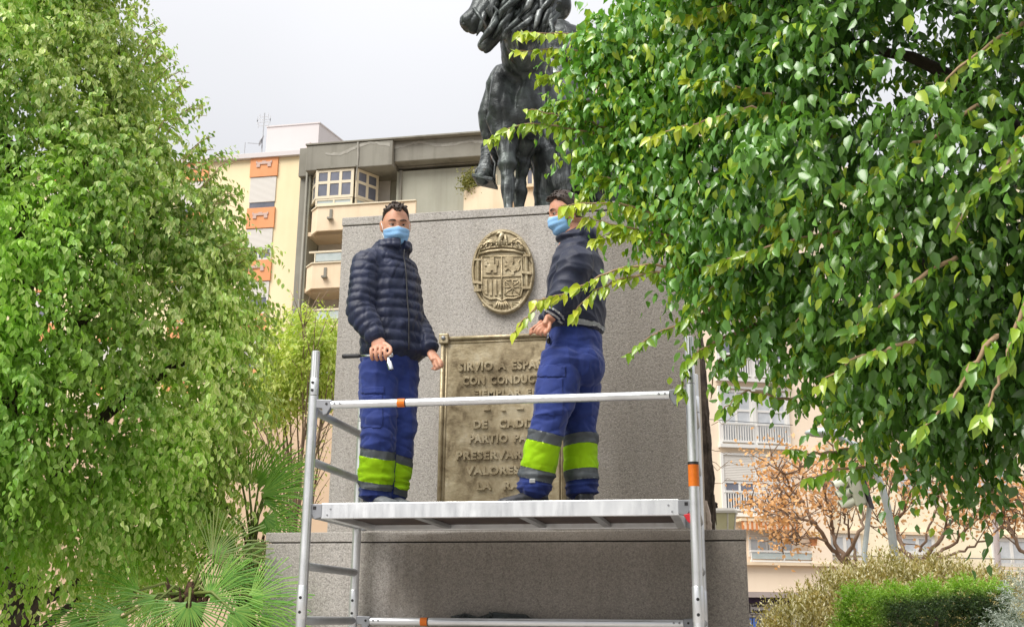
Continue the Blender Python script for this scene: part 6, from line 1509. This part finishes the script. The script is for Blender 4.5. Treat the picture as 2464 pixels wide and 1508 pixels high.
# ================================================================== second worker
F2 = Vector((-.95, .30, 0)).normalized(); R2 = F2.cross(Vector((0, 0, 1)))
m2 = thing("person", (pix(1345, 1197, -.45).x, -.45, ZP), "masked man in navy windbreaker and hi-vis trousers turned away, behind fig leaves", "person", "workers on the scaffold")
hipL, hipR = pix(1358, 868, -.53), pix(1392, 868, -.37); kneeL, kneeR = pix(1322, 1015, -.59), pix(1394, 1030, -.36); ankL, ankR = pix(1283, 1168, -.56), pix(1400, 1170, -.37)
waist = pix(1383, 800, -.45)
J2 = dict(neck=pix(1378, 578, -.45), chest=pix(1386, 690, -.45), sL=pix(1386, 636, -.60), eL=pix(1356, 716, -.655), wL=pix(1324, 766, -.66), sR=pix(1384, 640, -.30), eR=pix(1345, 730, -.28), wR=pix(1308, 778, -.34))
HF2 = head_frame((-.86, -.42, -.28), rad(-3)); HC2 = pix(1362, 516, -.46)
mb = MB(); W2 = add_head(mb, HC2, HF2)
flesh(mb, [waist, J2["chest"], J2["neck"] + Vector((0, 0, -.06)), J2["neck"], HC2 + Vector((.01, .01, -.05))], [(.14, .10), (.15, .10), (.10, .08), .062, .058], 6, R2)
for h, k, a in ((hipR, kneeR, ankR), (hipL, kneeL, ankL)): flesh(mb, [waist.lerp(h, .3), h, k, k.lerp(a, .4), a, a + Vector((0, 0, -.05))], [.08, .08, .055, .055, .04, .04], 5)
for s in "LR": flesh(mb, [J2["s" + s], J2["e" + s], J2["w" + s]], [.05, .04, .030], 5)
flesh(mb, [J2["wL"], pix(1318, 772, -.665), pix(1310, 783, -.67)], [(.028, .023), (.040, .021), (.042, .020)], 6, Vector((.55, 0, .8)).normalized())
for i, (a, b, c, d) in enumerate((((1305, 779, -.678), (1295, 786, -.69), (1288, 794, -.69), (1286, 801, -.685)), ((1307, 785, -.682), (1298, 793, -.695), (1294, 800, -.69), (1293, 805, -.68)), ((1310, 789, -.684), (1303, 798, -.695), (1301, 804, -.688), (1303, 807, -.675)), ((1315, 790, -.684), (1311, 799, -.692), (1311, 805, -.685), (1313, 807, -.675)))):
    finger(mb, [pix(*a), pix(*b), pix(*c), pix(*d)], .0098 - .0006 * i)
finger(mb, [pix(1323, 776, -.685), pix(1322, 787, -.70), pix(1318, 796, -.705), pix(1313, 802, -.702)], .0108)
flesh(mb, [J2["wR"], pix(1301, 784, -.35), pix(1296, 790, -.355)], [(.026, .022), (.036, .020), (.036, .019)], 6, Vector((.5, 0, .8)).normalized())
for i in range(4):
    q = Vector(pix(1294, 788 + i * 3.2, -.36)); finger(mb, [q, q + Vector((-.018, -.012, -.004)), q + Vector((-.034, -.012, -.010)), q + Vector((-.044, -.004, -.016))], .0092)
finger(mb, [pix(1303, 782, -.365), pix(1294, 782, -.385), pix(1287, 786, -.39), pix(1282, 790, -.39)], .010)
me = grow_together(mb, .0042, 3); finish(me, "body", SKIN2, m2)
face_parts(W2, HF2, m2, (0, -.2)); add_mask(W2, m2, 4); add_hair(W2, m2, 8, .018, .006, .078, 60)
tr2 = trousers(m2, waist, hipR, kneeR, ankR, hipL, kneeL, ankL, R2, (.158, .148), 6.5, .126, .095, .085, (pix(1412, 878, -.46), (.105, .16, .13)))
nR = leg_near(hipR, kneeR, ankR, (hipL, kneeL, ankL)); nL = leg_near(hipL, kneeL, ankL, (hipR, kneeR, ankR))
leg_bands(tr2, m2, kneeL, ankL, nL, [("reflective_band", M_REFL, .17, .33), ("fluorescent_band", M_HIVIS, .331, .745), ("reflective_band", M_REFL, .746, .91)], Vector((.02, 0, 0)))
leg_bands(tr2, m2, kneeR, ankR, nR, [("reflective_band", M_REFL, .13, .31), ("fluorescent_band", M_HIVIS, .311, .73), ("reflective_band", M_REFL, .731, .91)], Vector((.06, 0, 0)))
f2 = Vector((-.93, -.35, 0)).normalized(); hL = Vector((ankL.x, ankL.y, 0)); shoe("shoe", hL - f2 * .07, hL + f2 * .19, ZP, M_SHOE, m2); f3 = Vector((-.5, .86, 0)).normalized(); hR = Vector((ankR.x, ankR.y, 0)); shoe("shoe", hR - f3 * .06, hR + f3 * .20, ZP, M_SHOE, m2, .13, .05)
mb = MB(); q = Vector(pix(1281, 1156, -.655)); mb.boxf(q, RT * .015, FW * .004, UP * .011); mb.build("white_label", M_PIPE, tr2, bevel=.003)
# cargo pocket flap on the near thigh
Vt, Nt = verts(tr2.data), norms(tr2.data); uu, vv, zz_ = npr(Vt); facing = (Nt * (np.array(CAM) - Vt)).sum(1) > 0
def patch(name, u0, v0, u1, v1, mat, parent, me_, off=.006):
    bm = bmesh.new(); bm.from_mesh(me_); dead = []
    for v in bm.verts:
        a, b, c = proj(v.co)
        if not (u0 < a < u1 and v0 < b < v1 and v.normal.dot(CAM - v.co) > .2 and v.co.y < -.5): dead.append(v)
    bmesh.ops.delete(bm, geom=dead, context='VERTS'); bm.normal_update()
    for v in bm.verts: v.co += v.normal * off
    ex = bmesh.ops.extrude_face_region(bm, geom=bm.faces[:])
    for g_ in ex["geom"]:
        if isinstance(g_, bmesh.types.BMVert): g_.co += g_.normal * -.004
    m_ = bpy.data.meshes.new(name); bm.to_mesh(m_); bm.free(); m_.materials.append(mat); m_.polygons.foreach_set("use_smooth", np.ones(len(m_.polygons), bool)); m_.update(); return link_mesh(name, m_, parent)
patch("pocket_flap", 1284, 878, 1362, 908, M_TROU, tr2, tr2.data, .005); patch("pocket", 1282, 909, 1356, 1000, M_TROU, tr2, tr2.data, .003)
patch("pocket_flap", 870, 930, 925, 948, M_TROU, tr1, tr1.data, .005); patch("pocket", 868, 949, 922, 1030, M_TROU, tr1, tr1.data, .003)
# windbreaker
mb = MB()
flesh(mb, [pix(1381, 792, -.45), pix(1384, 750, -.45), pix(1387, 690, -.45), pix(1389, 640, -.45), pix(1388, 604, -.45), pix(1382, 580, -.45), pix(1377, 568, -.45)], [(.185, .154), (.200, .160), (.205, .152), (.190, .135), (.145, .112), (.092, .090), (.080, .082)], 14, R2, 40)
flesh(mb, [J2["sL"] + Vector((0, .06, .035)), J2["sL"], J2["sL"].lerp(J2["eL"], .5), J2["eL"], J2["eL"].lerp(J2["wL"], .5), J2["wL"] + Vector((.008, 0, .012))], [.080, .098, .090, .082, .070, .050], 10, None, 28)
flesh(mb, [J2["sR"] + Vector((0, -.06, .03)), J2["sR"], J2["sR"].lerp(J2["eR"], .5), J2["eR"], J2["wR"] + Vector((.008, 0, .012))], [.075, .085, .078, .072, .046], 10, None, 28)
c = pix(1380, 580, -.455)
mb.tube([c + Vector((0, 0, .012)) + (R2 * math.cos(t) + F2 * math.sin(t)) * .088 for t in [2 * PI * k / 30 for k in range(31)]], .017, 10)
mb.ball(pix(1420, 568, -.47), (.052, .075, .060), 18, 12); mb.ball(pix(1405, 556, -.50), (.040, .045, .055), 16, 10)
me = grow_together(mb, .0075, 4)
def fw(V, N):
    el = np.array(J2["eL"]); d = np.linalg.norm(V - el, axis=1); k = np.exp(-(d / .16) ** 2); lo = np.exp(-((V[:, 2] - pix(1381, 785, -.45).z) / .06) ** 2)
    return (ridges(V, (5, 5, 8), 1.7, 2.2) - .4) * (.006 + .010 * k) + (ridges(V + V[:, [2, 0, 1]] * .7, (6, 6, 12), 5, 3) - .3) * (.005 + .006 * k) - (ridges(V, (14, 14, 3), 2, 2)) * .006 * lo + pn(V, 24, 3) * .0015
displace(me, fw); jk2 = finish(me, "windbreaker", M_WIND, m2)
band(me, "hem_piping", M_PIPE, jk2, pix(1381, 787, -.45), pix(1381, 796, -.45), lambda co: co.z < pix(1381, 770, -.45).z and (co - J2["wL"]).length > .10 and (co - J2["wR"]).length > .08, .006)
wd_ = (J2["wL"] - J2["eL"]).normalized()
for o_ in (.045, .025): band(me, "cuff_stripe", M_PIPE, jk2, J2["wL"] - wd_ * o_, J2["wL"] - wd_ * (o_ - .009), lambda co: (co - J2["wL"]).length < .085, .003)
mb = MB(); q = Vector(pix(1336, 583, -.60)); 
zpl = MB(); zpl.boxf(pix(1340, 586, -.57), RT * .010, FW * .003, UP * .005); zpl.build("zip_pull", M_PIPE, jk2)
# black fob clipped on the pocket
kf = thing("key_fob", pix(1320, 815, -.70), "small shiny black key fob clipped at the second worker's trouser pocket", "key fob")
d_ok = facing & (np.abs(uu - 1320) < 8) & (np.abs(vv - 815) < 10); yk = float(Vt[d_ok][:, 1].min()) - .006 if d_ok.any() else -.68
mb = MB(); mb.ball(pix(1320, 818, yk), (.012, .010, .022), 12, 8); mb.build("fob", material("fob_plastic", (.012, .012, .014), .15), kf, smooth=True)
mb = MB(); mb.tube([pix(1320, 812, yk), pix(1319, 805, yk), pix(1321, 797, yk + .004)], .004, 6); mb.build("clip", CAST, kf, smooth=True)
# ================================================================== bronze horse and rider on the plinth
hs = thing("equestrian_statue", (.25, 1.5, Z2), "dark bronze horse and rider standing on top of the granite plinth", "statue")
X = lambda u, v, y: Vector(pix(u, v, y))
AX = (X(1420, 480, 2.2) - X(1240, 480, .70)); AX.z = 0; AX.normalize(); SX = Vector((AX.y, -AX.x, 0))   # from chest to tail; SX to the image right
mb = MB(); Z = Vector((0, 0, 1))
ch = X(1248, 235, .78); 
b0 = ch; br = [b0 + Vector((0, 0, -.02)), b0 + AX * .30 + Z * .02, b0 + AX * .75 - Z * .02, b0 + AX * 1.20 + Z * .02, b0 + AX * 1.60 + Z * .10, b0 + AX * 1.85 + Z * .04]
flesh(mb, br, [(.15, .24), (.21, .34), (.25, .36), (.26, .34), (.25, .32), (.15, .2)], 8, SX, 32)
mb.ball(X(1213, 245, .70), (.115, .15, .27), 20, 14); mb.ball(X(1276, 250, .72), (.115, .15, .27), 20, 14)     # breast muscles
mb.ball(X(1245, 300, .80), (.14, .20, .15), 20, 14)
# neck rising and bending over to the image left
flesh(mb, [b0 + AX * .25 + Z * .12, X(1262, 95, .62), X(1262, -10, .55), X(1240, -95, .52), X(1215, -130, .46)], [(.17, .30), (.155, .26), (.14, .23), (.125, .18), (.10, .13)], 8, SX, 28)
# head: from the poll down to the muzzle at the left
flesh(mb, [X(1225, -130, .46), X(1205, -60, .40), X(1180, 0, .36), X(1150, 42, .33), X(1126, 62, .31)], [(.12, .15), (.135, .17), (.118, .135), (.092, .098), (.082, .080)], 8, Vector((.6, .75, .2)).normalized(), 24)
flesh(mb, [X(1232, 10, .42), X(1205, 60, .38), X(1178, 96, .35), X(1160, 118, .33)], [(.11, .11), (.09, .085), (.068, .06), (.056, .044)], 6, Vector((.6, .75, .2)).normalized(), 20)
# forelegs
def leg(hip, elbow, knee, fet, hoof, r):
    flesh(mb, [hip, elbow, elbow.lerp(knee, .5), knee + Z * .05, knee, knee - Z * .06, knee.lerp(fet, .55), fet, fet.lerp(hoof, .55), hoof + Z * .07, hoof + Z * .02], [r[0], r[1], r[2], r[3], r[3] * 1.12, r[4] * 1.1, r[4], r[4] * 1.28, r[4] * 1.0, r[4] * 1.45, r[4] * 1.65], 5, None, 18)
leg(X(1212, 285, .72), X(1218, 335, .70), X(1222, 398, .68), X(1222, 458, .66), Vector((X(1222, 490, .62).x, .62, Z2 + .02)), (.13, .105, .082, .068, .046))
leg(X(1275, 285, .78), X(1266, 335, .82), X(1256, 395, .84), X(1250, 450, .86), Vector((X(1250, 482, .86).x, .86, Z2 + .02)), (.13, .10, .078, .062, .043))
# hind legs
hq = b0 + AX * 1.55
def hind(off, y0, toe):
    top = hq + SX * off + Z * -.02; st_ = top - AX * .20 + Z * -.42; hk = top + AX * .32 + Z * -.74; ft = hk - AX * .06 + Z * -.38; 
    flesh(mb, [top, st_, st_.lerp(hk, .55), hk, hk.lerp(ft, .5), Vector((ft.x, ft.y, Z2 + .16)), Vector((ft.x, ft.y, Z2 + .09)) - AX * .05, Vector((ft.x, ft.y, Z2 + .02)) - AX * .07], [.22, .155, .10, .072, .052, .062, .052, .082], 6, SX, 18)
hind(-.13, 0, 0); hind(.16, 0, 0)
flesh(mb, [X(1300, 330, 1.1), X(1330, 385, 1.0), X(1350, 440, .95), X(1362, 462, .93)], [(.22, .20), (.17, .13), (.10, .07), (.05, .03)], 6, SX, 20)      # hanging saddle cloth fold
flesh(mb, [X(1305, 360, 1.05), X(1312, 420, 1.0), X(1312, 470, 1.0), Vector((X(1310, 485, 1.0).x, 1.0, Z2 + .03))], [(.15, .11), (.10, .085), (.085, .07), (.10, .09)], 6, SX, 18)
flesh(mb, [b0 + AX * 1.9 + Z * .1, b0 + AX * 2.05 + Z * -.2, b0 + AX * 2.0 + Z * -.75], [.09, .10, .04], 6, SX, 14)
me = grow_together(mb, .013, 4)
displace(me, lambda V, N: (ridges(V, (3, 3, 2.2), 4, 2) - .4) * .018 - ridges(V, (6, 6, 3.5), 9, 4) * .013 + pn(V, (5, 5, 4), 2) * .010 + pn(V, 18, 2) * .004)
hb_ = finish(me, "horse_body", PATINA, hs)
# mane locks and bridle straps over neck and head
rgm = random.Random(4); mb = MB()
for k in range(80):
    u = rgm.uniform(1185, 1350); v = rgm.uniform(-110, 40); y = .42 - .10 * rgm.random(); a = X(u, v, y - .05)
    mb.tube([a, a + Vector((rgm.uniform(-.06, .0), -.02, -.07)), a + Vector((rgm.uniform(-.13, -.02), -.03, -.15)), a + Vector((rgm.uniform(-.16, -.03), -.01, -.22))], [.016, .026, .022, .004], 7)
o = mb.build("mane", PATINA, hs, smooth=True); o["kind"] = "stuff"
mb = MB()
for pts in (((1168, -10, .26), (1196, 28, .25), (1222, 44, .28), (1236, 36, .34)), ((1140, 20, .24), (1162, 52, .25), (1178, 82, .28)), ((1196, 28, .25), (1180, 62, .26), (1168, 84, .28)), ((1222, 44, .28), (1250, 20, .34), (1290, 16, .40), (1330, 26, .46)), ((1225, 20, .30), (1270, 2, .38), (1350, 6, .5))):
    mb.tube([X(*p) for p in pts], .013, 8)
mb.build("bridle", PATINA, hs, smooth=True)
mb = MB(); mb.ball(X(1118, 58, .27), (.020, .014, .016), 10, 8); mb.ball(X(1166, -28, .30), (.026, .02, .026), 10, 8); mb.build("nostril_and_eye", PATINA, hs, smooth=True)
mb = MB()
for u, v in ((1236, -128), (1262, -132)): flesh(mb, [X(u, v, .5), X(u, v - 30, .5), X(u + 2, v - 62, .5)], [.035, .04, .008], 5, None, 10)
mb.build("ears", PATINA, hs, smooth=True)
# rider: legs astride, boot and stirrup, torso mostly above the frame
mb = MB(); sd0 = b0 + AX * .85 + Z * .40
flesh(mb, [sd0 + Z * .0, sd0 + Z * .25, sd0 + Z * .50, sd0 + Z * .62], [(.19, .17), (.18, .14), (.22, .14), (.09, .09)], 8, SX, 24)
mb.ball(sd0 + Z * .80 - AX * .02, (.095, .115, .13), 18, 12)
flesh(mb, [sd0 + SX * -.12 + Z * .02, X(1220, 180, 1.0), X(1190, 228, 1.0), X(1173, 285, 1.02), X(1180, 340, 1.05)], [.12, .085, .080, .070, .060], 8, None, 20)
flesh(mb, [sd0 + SX * .12 + Z * .02, b0 + AX * .45 + SX * .40 - Z * .05, b0 + AX * .75 + SX * .42 - Z * .5], [.12, .11, .07], 8, None, 20)
for s in (-1, 1): flesh(mb, [sd0 + SX * .20 * s + Z * .52, sd0 + SX * .30 * s + Z * .25 - AX * .05, sd0 + SX * .10 * s + Z * .16 - AX * .38], [.075, .062, .05], 7, None, 16)
me = grow_together(mb, .012, 3); displace(me, lambda V, N: (ridges(V, (5, 5, 4), 2, 2) - .4) * .012 + pn(V, 16, 5) * .003); finish(me, "rider", PATINA, hs)
mb = MB(); B0_, B1_, B2_, B3_ = X(1180, 350, 1.06), X(1177, 385, 1.03), X(1168, 415, .97), X(1160, 432, .88)
flesh(mb, [B0_, B1_, B2_, B3_], [.066, .062, .058, .045], 9, None, 18, lambda s: .008 * abs(math.sin(PI * s / .045)))
me = grow_together(mb, .007, 2); bt = finish(me, "boot", PATINA, hs)
mb = MB(); pl0 = X(1167, 437, .94); lx = (X(1193, 442, .94) - X(1142, 431, .94)) / 2
mb.boxf(pl0, lx * 1.0, Vector((0, .09, .0)), Vector((0, 0, .014))); mb.build("stirrup_tread", PATINA, hs, bevel=.006)
mb = MB(); tp_ = X(1178, 385, .97)
for s in (-1, 1): mb.tube([pl0 + lx * s * .92, pl0 + lx * s * .86 + Z * .07, tp_ + lx * s * .55 + Z * -.02, tp_ + Z * .05], .010, 8)
mb.build("stirrup_arm", PATINA, hs, smooth=True)
mb = MB(); mb.box(-.35, .95, .46, 2.75, Z2 + .001, Z2 + .022); mb.build("bronze_base", PATINA, hs, bevel=.006)
